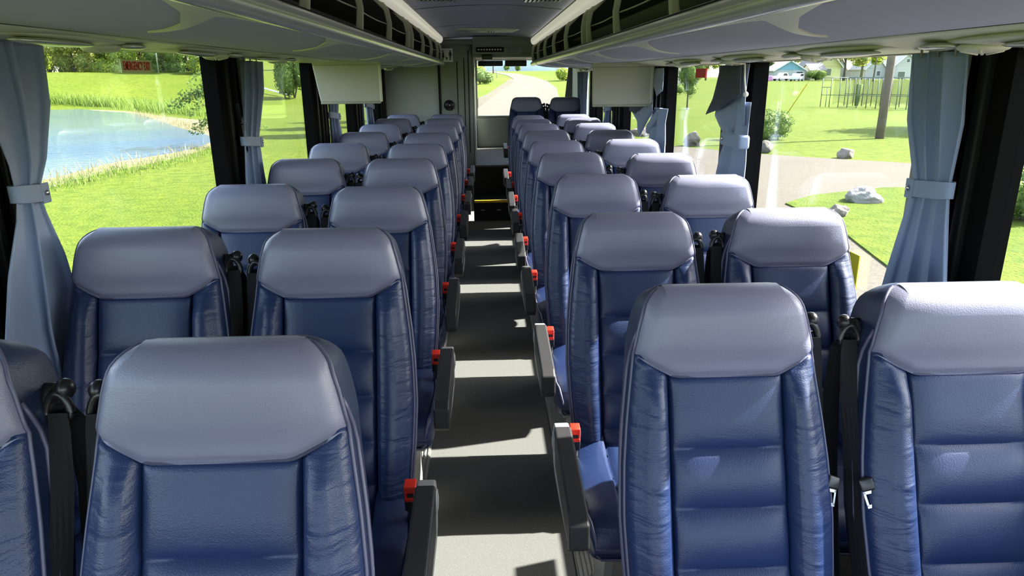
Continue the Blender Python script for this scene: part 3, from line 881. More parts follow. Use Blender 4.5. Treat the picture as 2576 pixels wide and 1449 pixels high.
def build_back():
    # backrest
    zs = []
    lim = [0.44, 0.46, 0.49, 0.52]
    ss0 = s_of_z(0.44)
    zrows = sorted(set([0.44, 0.455, 0.475, 0.50, 0.53] + [round(sm + o, 4) for sm in SEAMS for o in (-0.022, -0.010, -0.004, 0.0, 0.004, 0.010, 0.022)]
                       + [0.58, 0.68, 0.79, 0.90, 0.925, 0.945, 0.957]))
    # last rows follow the seam
    P = []
    for z in zrows:
        s = s_of_z(z)
        P.append([section_point(c, s, False) for c in COLS])
    for off in (0.018, 0.010, 0.005, 0.0015, -0.004):
        row = []
        for c in COLS:
            base = section_point(c, s_of_z(1.0), False)
            sz = seam_z(base.x) if c[0] in ('pa', 'bo', 'cf') else 1.026
            # keep the columns ordered on the way to the seam
            row.append(section_point(c, s_of_z(sz - off), False))
        P.append(row)
    nb = len(P)

    def mi(i, k):
        kind = COLS[k][0]; k2 = COLS[(k + 1) % NC][0]
        if kind in ('ba', 'cb') or k2 in ('ba',): return 2
        if kind == 'si' or (kind == 'cf' and k2 == 'si'): return 1
        return 0
    back = grid_mesh('backrest', P, [M['blue'], M['blue_side'], M['black']], None, mi, closed_u=True, caps=True)
    # headrest
    H = []
    offs = [-0.004, 0.0, 0.003, 0.007, 0.013, 0.022, 0.036, 0.052, 0.07]
    for o in offs:
        row = []
        for c in COLS:
            base = section_point(c, s_of_z(1.0), True)
            sz = seam_z(base.x) if c[0] in ('pa', 'bo', 'cf') else 1.026
            row.append(section_point(c, s_of_z(sz) + o, True))
        H.append(row)
    smax = s_of_z(1.038) + 0.07
    for t in [0.25, 0.5, 0.72]:
        H.append([section_point(c, lerp(smax, SL - 0.062, t) if smax < SL - 0.062 else smax + 0.002 * t, True) for c in COLS])
    s0 = max(smax + 0.003, SL - 0.062)
    for a in (10, 22, 34, 46, 56, 65, 73, 80, 85, 88, 90):
        H.append([section_point(c, s0 + (SL - s0) * math.sin(math.radians(a)), True) for c in COLS])

    def mh(i, k):
        kind = COLS[k][0]; k2 = COLS[(k + 1) % NC][0]
        if kind in ('ba', 'cb') or k2 in ('ba',): return 2
        if kind == 'si' or (kind == 'cf' and k2 == 'si'): return 1
        return 0
    head = grid_mesh('headrest', H, [M['grey'], M['blue_side'], M['blue_side']], None, mh, closed_u=True, caps=True)
    # piping tubes along both front corners, over the top of the headrest
    pip = MB()
    for sg in (-1, 1):
        ci = ('cf', sg, math.radians(78))
        pts = []
        for s in np.linspace(0.02, s_of_z(1.03), 26):
            p = section_point(ci, float(s), False); pts.append(p + Vector((sg * 0.0015, -0.001, 0)))
        for s in np.linspace(s_of_z(1.04), SL - 0.045, 9):
            p = section_point(ci, float(s), True); pts.append(p + Vector((sg * 0.0015, -0.001, 0)))
        for a in (12, 25, 38, 50, 60):
            s = SL - 0.045 + 0.045 * math.sin(math.radians(a))
            p = section_point(ci, s, True); pts.append(p + Vector((sg * 0.001, -0.0005, 0)))
        pts.append(section_point(('si', sg, 0.5), SL - 0.045 + 0.045 * math.sin(math.radians(72)), True) * 0.985 + Vector((0, 0, 0.015)))
        pip.tube(pts, [0.0034] * (len(pts) - 3) + [0.003, 0.002, 0.001], 8)
        # second welt further back on the side
        pts = []
        for s in np.linspace(0.02, s_of_z(1.00), 24):
            p = section_point(('si', sg, 0.30), float(s), False); pts.append(p + Vector((sg * 0.001, 0, 0)))
        for f_, zz in ((0.22, 1.03), (0.10, 1.055), (0.0, 1.075)):
            pts.append(section_point(('si', sg, f_), s_of_z(zz), True))
        pip.tube(pts, 0.0045, 6)
    piping = pip.obj('piping', [M['pipe']])
    # broad grey side gusset band between the two welts
    for o in (back, head):
        o.data.set_sharp_from_angle(angle=math.radians(60))
    return back, head, piping


def build_cushion():
    """seat cushion: sections across x-z, swept from the back (y=-0.16) to the front edge (y=-0.66)"""
    P = []
    y0, y1 = -0.17, -0.665
    N = 24
    ys = list(np.linspace(y0, y1 + 0.06, 16))
    for a in (15, 30, 45, 58, 70, 79, 86, 90): ys.append(y1 + 0.06 - 0.06 * math.sin(math.radians(a)))
    cross = [0.05, 0.10, 0.20, 0.45, 0.56]
    for y in ys:
        f = max(0.0, (y1 + 0.06 - y) / 0.06)
        k = math.sqrt(max(0, 1 - f * f))
        zt = interp(y, [y1, -0.55, -0.35, -0.17], [0.490, 0.500, 0.497, 0.520])
        zb = 0.375
        zc, h = (zt + zb) / 2, (zt - zb) / 2 * max(0.15, k) if f > 0 else (zt - zb) / 2
        zc = zc - 0.012 * f
        hw = interp(y, [y1, -0.6, -0.4, -0.17], [0.205, 0.222, 0.225, 0.200])
        r = min(0.028, h * 0.7)
        row = []
        for i in range(6): 
            a = math.radians(90 - 15 * i)
            row.append((-(hw - r + r * math.cos(math.pi / 2 - a)) * 1.0 if False else -(hw - r + r * math.sin(a)), zc + h - r + r * math.cos(a)))
        for x in (-0.16, -0.135, -0.128, -0.1215, -0.115, -0.09, -0.05, 0, 0.05, 0.09, 0.115, 0.1215, 0.128, 0.135, 0.16):
            d = -0.010 * math.exp(-((abs(x) - 0.1215) / 0.004) ** 2)
            d += 0.014 if abs(x) > 0.125 else 0.0
            for q in (-0.27, -0.36, -0.45, -0.54):
                if abs(x) < 0.12: d -= 0.006 * math.exp(-((y - q) / 0.012) ** 2)
            row.append((x * hw / 0.225, zc + h + d * (k if f > 0 else 1)))
        for i in range(6):
            a = math.radians(15 * i + 15)
            row.append((hw - r + r * math.sin(a), zc + h - r + r * math.cos(a)))
        for i in range(6):
            a = math.radians(90 + 15 * i + 15)
            row.append((hw - r + r * math.sin(a), zc - h + r + r * math.cos(a)))
        for i in range(6):
            a = math.radians(180 - 15 * i)
            row.append((-(hw - r + r * math.sin(a)), zc - h + r + r * math.cos(a)))
        P.append([(x, y, z) for x, z in row])
    c = grid_mesh('seat_cushion', P, [M['blue']], None, None, closed_u=True, caps=True)
    bm = bmesh.new(); bm.from_mesh(c.data); bmesh.ops.recalc_face_normals(bm, faces=bm.faces); bm.to_mesh(c.data); bm.free()
    mb = MB()
    side = lambda sg: [(sg * (interp(y, [y1, -0.6, -0.4, -0.17], [0.205, 0.222, 0.225, 0.200]) - 0.004), y,
            interp(y, [y1, -0.55, -0.35, -0.17], [0.480, 0.497, 0.494, 0.512])) for y in np.linspace(-0.2, y1 + 0.035, 12)]
    pl = side(-1) + [(-0.200, y1 + 0.006, 0.445), (-0.198, y1 + 0.004, 0.41), (-0.185, y1 + 0.004, 0.395)]
    pr = side(1) + [(0.200, y1 + 0.006, 0.445), (0.198, y1 + 0.004, 0.41), (0.185, y1 + 0.004, 0.395)]
    mb.tube(pl + [(0, y1 + 0.001, 0.392)] + pr[::-1], 0.004, 6)
    pw = mb.obj('cushion_piping', [M['pipe']])
    return c, pw


def build_base():
    m = MB()
    m.box(-0.19, 0.19, -0.58, -0.20, 0.335, 0.375, 0, bev=0.008)
    for x in (-0.13, 0.13):
        m.prism([(-0.50, 0.336), (-0.24, 0.336), (-0.30, 0.05), (-0.24, 0.006), (-0.52, 0.006), (-0.44, 0.05)], 'x', x - 0.012, x + 0.012, 0)
    m.box(-0.16, 0.16, -0.20, -0.15, 0.34, 0.46, 0, bev=0.01)
    return m.obj('seat_base', [M['armgrey']])


ARM_DZ = -0.022


def build_arm(sg):
    """aisle armrest: shell, black pad, pivot disc"""
    x = sg * 0.268
    m = MB()
    prof = [(-0.405, 0.600), (-0.410, 0.655), (-0.425, 0.683), (-0.47, 0.690), (-0.50, 0.684), (-0.80, 0.655), (-0.822, 0.640), (-0.826, 0.585), (-0.80, 0.560), (-0.60, 0.545), (-0.47, 0.545), (-0.43, 0.56)]
    prof = [(a, b + ARM_DZ) for a, b in prof]
    m.prism(prof, 'x', x - 0.021, x + 0.021)
    arm = m.obj('armrest', [M['armgrey']])
    bv = arm.modifiers.new('b', 'BEVEL'); bv.width = 0.005; bv.segments = 3; bv.limit_method = 'ANGLE'
    pd = MB()
    pp = [(-0.462, 0.6925), (-0.802, 0.6595), (-0.829, 0.642), (-0.833, 0.582), (-0.80, 0.555), (-0.79, 0.575), (-0.50, 0.590)]
    pp = [(a, b + ARM_DZ) for a, b in pp]
    pd.prism(pp, 'x', x - 0.0235, x + 0.0235)
    pad = pd.obj('arm_pad', [M['armpad']], arm)
    bv = pad.modifiers.new('b', 'BEVEL'); bv.width = 0.006; bv.segments = 3; bv.limit_method = 'ANGLE'
    d = MB()
    d.tube([(x + sg * 0.018, -0.445, 0.615), (x + sg * 0.024, -0.445, 0.615)], 0.028, 24)
    d.tube([(x + sg * 0.024, -0.445, 0.615), (x + sg * 0.026, -0.445, 0.615)], 0.018, 20)
    disc = d.obj('pivot_cap', [M['armgrey']], arm)
    return arm


def build_buckle(sg):
    m = MB()
    R = Matrix.Translation((sg * 0.222, -0.37, 0.595)) @ Matrix.Rotation(math.radians(12), 4, 'X')
    m.box(-0.017, 0.017, -0.013, 0.013, -0.055, 0.018, 0, R, bev=0.004)
    m.tube([(sg * 0.222, -0.36, 0.55), (sg * 0.215, -0.30, 0.44), (sg * 0.205, -0.26, 0.37)], 0.012, 8)
    b = m.obj('belt_buckle', [M['black']])
    m = MB()
    m.box(-0.0145, 0.0145, -0.016, 0.0145, -0.008, 0.028, 0, R, bev=0.003)
    m.box(-0.0145, 0.0145, -0.0175, -0.010, -0.018, -0.006, 0, R, bev=0.002)
    m.obj('release_button', [M['red']], b)
    m = MB()
    m.box(-0.008, 0.008, -0.0183, -0.0160, -0.002, 0.008, 0, R)
    m.obj('latch_slot', [M['black']], b)
    return b


def ribbon(m, pts, wv, th=0.0014, mi=0):
    """flat strap through pts; wv: list of width vectors"""
    pts = [Vector(p) for p in pts]; wv = [Vector(q) for q in wv]
    vs, fs = [], []
    for i, p in enumerate(pts):
        t = (pts[min(i + 1, len(pts) - 1)] - pts[max(i - 1, 0)]).normalized()
        n = t.cross(wv[i]).normalized() * th
        for q in (-1, -0.5, 0, 0.5, 1):
            vs.append(p + wv[i] * q * 0.5 + n)
        for q in (1, 0.5, 0, -0.5, -1):
            vs.append(p + wv[i] * q * 0.5 - n)
    N = 10
    for i in range(len(pts) - 1):
        for k in range(N):
            fs.append((i * N + k, i * N + (k + 1) % N, (i + 1) * N + (k + 1) % N, (i + 1) * N + k))
    fs.append(tuple(range(N))[::-1]); fs.append(tuple((len(pts) - 1) * N + k for k in range(N)))
    m.add(vs, fs, mi, False)


def build_belt(sg, rest=0):
    """shoulder belt on side sg: guide ring on the backrest's shoulder, strap, tongue"""
    m = MB()
    m.tube([(sg * 0.170, 0.012, 1.075), (sg * 0.218, 0.004, 1.078)], 0.011, 12)
    m.ball((sg * 0.215, 0.002, 1.080), (0.015, 0.017, 0.017), 0, 14, 9)
    m.ball((sg * 0.190, 0.000, 1.060), (0.014, 0.016, 0.026), 0, 12, 8)
    # D ring
    ring = []
    for i in range(21):
        a = 2 * math.pi * i / 20
        ring.append((sg * (0.207 + 0.019 * math.cos(a)), -0.012 + 0.004 * math.sin(a), 1.052 + 0.019 * math.sin(a) - 0.006 * math.cos(2 * a)))
    m.tube(ring, 0.0075, 8, cap=False)
    g = m.obj('belt_guide', [M['black']])
    s = MB()
    # strap in front: from the ring down to the seat's hip
    P = [(sg * 0.212, -0.022, 1.050), (sg * 0.214, -0.030, 1.02), (sg * 0.218, -0.058, 0.94), (sg * 0.220, -0.10, 0.84), (sg * 0.222, -0.15, 0.72), (sg * 0.222, -0.20, 0.60), (sg * 0.222, -0.24, 0.48), (sg * 0.215, -0.26, 0.38)]
    W = [(0.030, 0.0, 0), (0.032, 0.004 * sg, 0), (0.026, 0.020 * sg, 0), (0.020, 0.030 * sg, 0), (0.014, 0.038 * sg, 0), (0.010, 0.042 * sg, 0), (0.010, 0.042 * sg, 0), (0.02, 0.03 * sg, 0)]
    ribbon(s, P, W)
    P = [(sg * 0.206, -0.004, 1.056), (sg * 0.214, 0.012, 1.02), (sg * 0.224, 0.0, 0.92), (sg * 0.228, -0.04, 0.78), (sg * 0.228, -0.09, 0.62), (sg * 0.226, -0.14, 0.46), (sg * 0.21, -0.16, 0.36)]
    W = [(0.030, 0.01, 0), (0.026, 0.020 * sg, 0), (0.016, 0.034 * sg, 0), (0.010, 0.040 * sg, 0), (0.010, 0.040 * sg, 0), (0.010, 0.040 * sg, 0), (0.02, 0.03 * sg, 0)]
    ribbon(s, P, W)
    st_ = s.obj('belt_strap', [M['belt']], g)
    t = MB()
    zt = 0.80 - 0.04 * rest
    R = Matrix.Translation((sg * 0.217, -0.160, zt)) @ Matrix.Rotation(math.radians(-22), 4, 'X') @ Matrix.Rotation(math.radians(12 * sg), 4, 'Z') @ Matrix.Rotation(math.radians(14 * sg), 4, 'Y')
    # steel frame with a window, black sleeve above
    for a, b, c, d in ((-0.014, -0.009, -0.060, -0.012), (0.009, 0.014, -0.060, -0.012), (-0.014, 0.014, -0.064, -0.056), (-0.014, 0.014, -0.030, -0.018)):
        t.box(a * 0.8, b * 0.8, -0.0012, 0.0012, c * 0.8, d * 0.8, 0, R)
    tongue = t.obj('belt_tongue', [M['steel']], g)
    t = MB()
    t.box(-0.014, 0.014, -0.007, 0.007, -0.018, 0.008, 0, R, bev=0.004)
    t.obj('tongue_sleeve', [M['black']], tongue)
    return g


back0, head0, pip0 = build_back()
cush0, cpip0 = build_cushion()
base0 = build_base()
PARTS = {'core': [back0, head0, pip0, cush0, cpip0, base0]}
for sg in (-1, 1):
    PARTS['arm%d' % sg] = build_arm(sg)
    PARTS['buckle%d' % sg] = build_buckle(sg)
    PARTS['belt%d' % sg] = build_belt(sg)

HEADZ = 1.165


def place_seat(x, y, ztop, arm, belt, label, group, zfloor=0.0, rz=0.0, wide=1.0):
    r = empty('coach_seat', (x, y, zfloor), label, 'seat', group, rz=rz)
    r.scale = (wide, 1, (ztop - zfloor) / (HEADZ + 0.002))
    for o in PARTS['core']:
        c = o.copy(); COL.objects.link(c); c.parent = r
    if arm:
        copy_tree(PARTS['arm%d' % arm], r)
    copy_tree(PARTS['buckle%d' % (arm if arm else -belt)], r)
    copy_tree(PARTS['belt%d' % belt], r)
    return r


YL = [1.035, 1.845, 2.70, 3.54, 4.38, 5.25, 6.11, 6.96, 7.80]
YR = [1.34, 2.13, 2.91, 3.73, 4.50, 5.27, 6.03, 6.78, 7.53]
ALX = [(-0.411, 1.174), (-0.422, 1.177), (-0.419, 1.159), (-0.431, 1.171), (-0.431, 1.167), (-0.431, 1.166), (-0.425, 1.172), (-0.424, 1.172), (-0.424, 1.170)]
WLX = [(-0.890, 1.180), (-0.894, 1.189), (-0.892, 1.174), (-0.896, 1.177), (-0.902, 1.177), (-0.897, 1.178), (-0.903, 1.178), (-0.905, 1.178), (-0.903, 1.172)]
ARX = [(0.463, 1.154), (0.450, 1.152), (0.449, 1.165), (0.442, 1.171), (0.440, 1.166), (0.444, 1.175), (0.445, 1.172), (0.449, 1.168), (0.443, 1.162)]
WRX = [(0.950, 1.149), (0.926, 1.159), (0.917, 1.157), (0.919, 1.161), (0.917, 1.170), (0.916, 1.171), (0.915, 1.173), (0.914, 1.174), (0.915, 1.169)]
ORD = ['first', 'second', 'third', 'fourth', 'fifth', 'sixth', 'seventh', 'eighth', 'ninth']
GA, GB = 'seats on the pond side of the aisle', 'seats on the road side of the aisle'
for i in range(9):
    place_seat(ALX[i][0], YL[i], ALX[i][1], 1, -1, 'navy seat with grey headrest, aisle seat of the %s row on the pond side' % ORD[i], GA)
    place_seat(WLX[i][0], YL[i] - 0.005, WLX[i][1], 0, 1, 'navy seat with grey headrest, window seat of the %s row on the pond side' % ORD[i], GA)
    place_seat(ARX[i][0], YR[i], ARX[i][1], -1, 1, 'navy seat with grey headrest, aisle seat of the %s row on the road side' % ORD[i], GB, wide=0.95 if i == 0 else 0.98)
    place_seat(WRX[i][0], YR[i] - 0.005, WRX[i][1], 0, -1, 'navy seat with grey headrest, window seat of the %s row on the road side' % ORD[i], GB)
GC = 'raised pair of seats by the rear window'
place_seat(0.478, 8.60, 1.318, -1, 1, 'navy leather seat of the raised rear pair, beside the aisle steps', GC, 0.16)
place_seat(0.942, 8.60, 1.313, 0, -1, 'navy leather seat of the raised rear pair, beside the side wall', GC, 0.16)
for k, o in list(PARTS.items()):
    for q in (o if isinstance(o, list) else [o]):
        for c in list(q.children_recursive): bpy.data.objects.remove(c)
        bpy.data.objects.remove(q)
# ================================================================== CURTAINS
def curtain(sg, levels, label, zt, zb, nf=3, amp=0.02, tie_z=None, band=True, x_off=0.07, extra=None, seed=0, dark_edge=True):
    """levels: list of (z, y_near_camera, y_far, amplitude) from the top down; the cloth hangs at XW - x_off"""
    rnd = random.Random(seed)
    ys_mid = (levels[0][1] + levels[0][2]) / 2
    root = empty('window_curtain', (sg * (XW - x_off), ys_mid, zb), label, 'curtain', 'slate blue curtains tied at the window posts')
    lz = [l[0] for l in levels][::-1]
    A = [l[1] for l in levels][::-1]; B = [l[2] for l in levels][::-1]; AM = [l[3] for l in levels][::-1]
    NZ, NY = 44, 64
    ph = rnd.random() * 6
    rows = []
    for i in range(NZ + 1):
        z = lerp(zb, zt, i / NZ)
        a, b, am = interp(z, lz, A), interp(z, lz, B), interp(z, lz, AM)
        row = []
        for k in range(NY + 1):
            u = k / NY
            f = math.sin(2 * math.pi * nf * u + ph + 0.8 * math.sin(3 * (z - zt)))
            f = math.copysign(abs(f) ** 0.75, f)
            f2 = math.sin(2 * math.pi * (nf * 1.7) * u + ph * 2)
            uu = u + 0.28 / nf * math.sin(2 * math.pi * nf * u + ph + 1.2) * (0.6)
            bottom = -0.012 * math.sin(2 * math.pi * nf * u + ph) if i == 0 else 0
            row.append((-sg * am * (f + 0.25 * f2), lerp(a, b, u) - ys_mid + 0.20 / nf * (b - a) * math.sin(2 * math.pi * nf * u + ph + 1.5) * min(1, u * 6) * min(1, (1 - u) * 6), z - zb + bottom))
        rows.append(row)
    c = grid_mesh('cloth', rows, [M['curtain'], M['lining']], root)
    so = c.modifiers.new('s', 'SOLIDIFY'); so.thickness = 0.003
    if band and tie_z:
        a, b, am = interp(tie_z, lz, A), interp(tie_z, lz, B), interp(tie_z, lz, AM)
        pts = []
        cyb = (a + b) / 2 - ys_mid; hy = (b - a) / 2 + 0.006
        loop = []
        H_ = 0.020
        for k in range(33):
            t = 2 * math.pi * k / 32
            px = (am + 0.010) * math.sin(t); py = cyb + hy * math.copysign(abs(math.cos(t)) ** 0.8, math.cos(t))
            loop.append((px, py, -0.10 * (py - cyb)))
        rr = []
        for dz in (-H_, -H_ * 0.9, 0, H_ * 0.9, H_):
            rr.append([(x * (1.0 if abs(dz) > H_ * 0.95 else 1.06), y, tie_z - zb + zz + dz) for x, y, zz in loop])
        bd = grid_mesh('tieback', rr, [M['curtain']], root)
        so = bd.modifiers.new('s', 'SOLIDIFY'); so.thickness = 0.004
        m = MB()
        yb_ = cyb + hy * 0.80
        zb_2 = tie_z - zb - 0.10 * (yb_ - cyb)
        xb_ = -sg * (am + 0.012) * 1.0
        m.box(xb_ * 1.0 - 0.003, xb_ + 0.003, yb_ - 0.016, yb_ + 0.016, zb_2 - 0.026, zb_2 + 0.024, bev=0.002)
        m.obj('tieback_tab', [M['curtain']], bd)
        m = MB(); m.ball((xb_ - sg * 0.006, yb_, zb_2), (0.004, 0.007, 0.007), 0, 14, 8)
        m.obj('snap_button', [M['steel']], bd)
    # hooks at the top
    m = MB()
    for k in range(3):
        yk = lerp(levels[0][1], levels[0][2], (k + 0.5) / 3) - ys_mid
        m = MB(); m.tube([(0, yk, zt - zb - 0.01), (0.0, yk, zt - zb + 0.022)], 0.003, 6); m.obj('curtain_hook', [M['armgrey']], root)
    return root


curtain(-1, [(1.655, 1.615, 1.895, 0.018), (1.50, 1.640, 1.880, 0.018), (1.37, 1.680, 1.830, 0.012), (1.295, 1.690, 1.780, 0.007), (1.24, 1.670, 1.790, 0.008), (1.12, 1.595, 1.830, 0.012), (0.95, 1.525, 1.855, 0.012), (0.69, 1.495, 1.895, 0.012)],
        'big slate blue curtain tied with a snapped band, nearest on the pond side', 1.655, 0.69, nf=2, tie_z=1.295, x_off=0.064, seed=3)
curtain(1, [(1.605, 1.685, 1.890, 0.018), (1.44, 1.655, 1.860, 0.018), (1.28, 1.655, 1.790, 0.009), (1.20, 1.640, 1.805, 0.012), (1.03, 1.600, 1.845, 0.015), (0.80, 1.565, 1.895, 0.016)],
        'slate blue curtain tied with a snapped band, nearest on the road side', 1.605, 0.80, nf=3, tie_z=1.275, x_off=0.064, seed=5)
curtain(-1, [(1.64, 3.42, 3.70, 0.020), (1.50, 3.39, 3.68, 0.018), (1.28, 3.33, 3.55, 0.009), (1.10, 3.28, 3.56, 0.015), (0.85, 3.24, 3.62, 0.018)],
        'slate blue curtain behind the gas strut post on the pond side', 1.64, 0.85, nf=3, tie_z=1.27, x_off=0.06, seed=8)
curtain(-1, [(1.64, 5.22, 5.62, 0.022), (1.28, 5.22, 5.46, 0.012), (0.9, 5.20, 5.70, 0.02)],
        'slate blue curtain half hidden under the pond-side video screen', 1.64, 0.9, nf=3, tie_z=1.29, x_off=0.06, seed=11)
curtain(-1, [(1.64, 6.82, 7.25, 0.022), (1.28, 6.80, 7.12, 0.014), (0.9, 6.80, 7.3, 0.02)],
        'pale lit curtain at the last window before the toilet cubicle', 1.64, 0.9, nf=3, tie_z=1.30, x_off=0.06, seed=13)
curtain(1, [(1.60, 6.50, 6.85, 0.022), (1.25, 6.50, 6.72, 0.012), (0.9, 6.48, 6.9, 0.02)],
        'short visible curtain below the road-side video screen', 1.60, 0.9, nf=3, tie_z=1.26, x_off=0.06, seed=17)
curtain(1, [(1.60, 8.10, 8.75, 0.022), (1.30, 8.10, 8.70, 0.02), (0.9, 8.08, 8.72, 0.022)],
        'loose curtain hanging in folds beside the raised rear seats', 1.60, 0.9, nf=5, band=False, x_off=0.06, seed=19)


def slump(rootname, label, base, flap, x, ys_mid, zb, tie, inner=None, band_tilt=0.0, hooks=None):
    """curtain whose top has come loose: a narrow gathered column plus a flap folded over into a hanging point"""
    root = empty('window_curtain', (x, ys_mid, zb), label, 'curtain', 'slate blue curtains tied at the window posts')
    lz = [l[0] for l in base][::-1]
    A = [l[1] for l in base][::-1]; B = [l[2] for l in base][::-1]
    rows = []
    for i in range(31):
        z = lerp(base[-1][0], base[0][0], i / 30)
        a, b = interp(z, lz, A), interp(z, lz, B)
        rows.append([(-0.018 * math.sin(2 * math.pi * 2 * k / 32 + z * 3) , lerp(a, b, k / 32) - ys_mid, z - zb) for k in range(33)])
    c = grid_mesh('cloth', rows, [M['curtain']], root)
    so = c.modifiers.new('s', 'SOLIDIFY'); so.thickness = 0.003
    def sheet(pts, nm, mt, bulge, th=0.003):
        """filled soft panel from an outline of (y, z)"""
        n = len(pts)
        cyy = sum(p[0] for p in pts) / n; czz = sum(p[1] for p in pts) / n
        # resample the outline
        o2 = []
        for i in range(n):
            p, q = pts[i], pts[(i + 1) % n]
            for s_ in range(6): o2.append((lerp(p[0], q[0], s_ / 6), lerp(p[1], q[1], s_ / 6)))
        R_ = 7
        rows = []
        for r_ in range(R_):
            f = 1 - r_ / (R_ - 0.0)
            rows.append([(bulge[0] + bulge[1] * (1 - f * f) + bulge[2] * math.sin(9 * (cyy + (p[0] - cyy) * f) + 14 * (czz + (p[1] - czz) * f)), cyy + (p[0] - cyy) * f - ys_mid, czz + (p[1] - czz) * f - zb) for p in o2])
        rows.append([(bulge[0] + bulge[1], cyy - ys_mid, czz - zb)] * len(o2))
        o = grid_mesh(nm, rows, [mt], root, None, closed_u=True)
        so = o.modifiers.new('s', 'SOLIDIFY'); so.thickness = th
        return o
    for pts, nm, mt, bulge in flap:
        sheet(pts, nm, mt, bulge)
    ty, tz, thw = tie
    m = MB()
    R = Matrix.Translation((-0.0, ty - ys_mid, tz - zb)) @ Matrix.Rotation(band_tilt, 4, 'X')
    m.box(-0.030, 0.024, -thw, thw, -0.032, 0.032, 0, R, bev=0.014)
    bd = m.obj('tieback', [M['curtain']], root)
    m = MB(); m.ball(R @ Vector((-0.032, thw * 0.7, 0)), (0.004, 0.010, 0.010), 0, 12, 8); m.obj('snap_button', [M['steel']], bd)
    if hooks:
        m = MB(); m.tube([(-0.03, p[0] - ys_mid, p[1] - zb) for p in hooks], 0.0035, 6)
        m.ball((-0.03, hooks[-1][0] - ys_mid, hooks[-1][1] - zb), 0.012, 0, 10, 6)
        m.obj('loose_cord', [M['white']], root)
    return root


slump('window_curtain', 'curtain slipped from its hooks, dark top folded over above the band', [(1.44, 3.10, 3.36), (1.27, 3.10, 3.33), (1.18, 3.08, 3.40), (0.85, 3.06, 3.52)],
      [([(3.12, 1.60), (3.52, 1.60), (3.50, 1.50), (3.55, 1.36), (3.35, 1.28), (3.12, 1.34)], 'loose_drape', M['curtain'], (0.0, -0.03, 0.006)),
       ([(3.09, 1.595), (3.38, 1.595), (3.47, 1.44), (3.56, 1.365), (3.30, 1.405), (3.06, 1.475)], 'folded_top', M['lining'], (-0.045, -0.022, 0.006))],
      XW - 0.05, 3.25, 0.85, (3.22, 1.268, 0.13), hooks=[(3.09, 1.60), (3.08, 1.54), (3.05, 1.475)])
slump('window_curtain', 'crumpled curtain twisted through its tilted band, beside the road-side video screen', [(1.35, 4.52, 4.80), (1.26, 4.56, 4.86), (1.15, 4.52, 4.92), (0.85, 4.48, 5.0)],
      [([(4.66, 1.60), (5.0, 1.60), (4.95, 1.50), (4.80, 1.42), (4.62, 1.46)], 'upper_corner', M['curtain'], (0.0, -0.02, 0.006)),
       ([(4.70, 1.33), (4.95, 1.42), (5.30, 1.46), (5.42, 1.30), (5.30, 1.18), (5.08, 1.13), (4.92, 1.22)], 'crumpled_fold', M['curtain'], (-0.02, -0.05, 0.020)),
       ([(4.95, 1.36), (5.34, 1.42), (5.40, 1.30), (5.12, 1.27)], 'inner_fold', M['lining'], (-0.05, -0.03, 0.010))],
      XW - 0.05, 4.85, 0.85, (4.80, 1.25, 0.16), band_tilt=math.radians(-22))
# ================================================================== OUTSIDE
_old = sstep


def sstep(a, b, x):
    return _old(a, b, x) if a < b else _old(-a, -b, -x)


G0 = -1.30


def hgt(x, y):
    """ground height"""
    D = math.hypot(x, y)
    az = math.degrees(math.atan2(x, y))
    right = G0 + 1.15 * sstep(60, 190, D)
    left = G0 + 3.9 * sstep(84, 112, D) + (9.0 * sstep(112, 230, D) if True else 0) * sstep(-24, -17, az) + 1.0 * sstep(112, 230, D)
    rear = G0 + 3.5 * min(1.0, max(0.0, (D - 18) / 82)) + 0.6 * sstep(100, 200, D)
    if abs(az) > 100: return G0
    wl = sstep(-4, -9, az); wr = sstep(8, 13, az)
    z = rear * (1 - wl) * (1 - wr) + left * wl + right * wr
    return z


def pdir(px, py):
    a, b = px - 1288.0, py - 724.5
    x = (a * cr + b * sr) / F; u = -(-a * sr + b * cr) / F
    # camera axes without roll
    Yc, Zc = ct + u * st, -st + u * ct
    return Vector((x * cy + Yc * sy, -x * sy + Yc * cy, Zc))


def on_ground(px, py):
    """where the line of sight through a pixel of the photograph meets the ground"""
    d = pdir(px, py); lo = 2.0
    t = 2.0
    while t < 400:
        p = d * t
        if HC + p.z < hgt(p.x, p.y): break
        t += 0.25
    p = d * t
    return (p.x, p.y)


def at_depth(px, py, Y):
    d = pdir(px, py); t = Y / d.y
    return Vector((d.x * t, Y, HC + d.z * t))


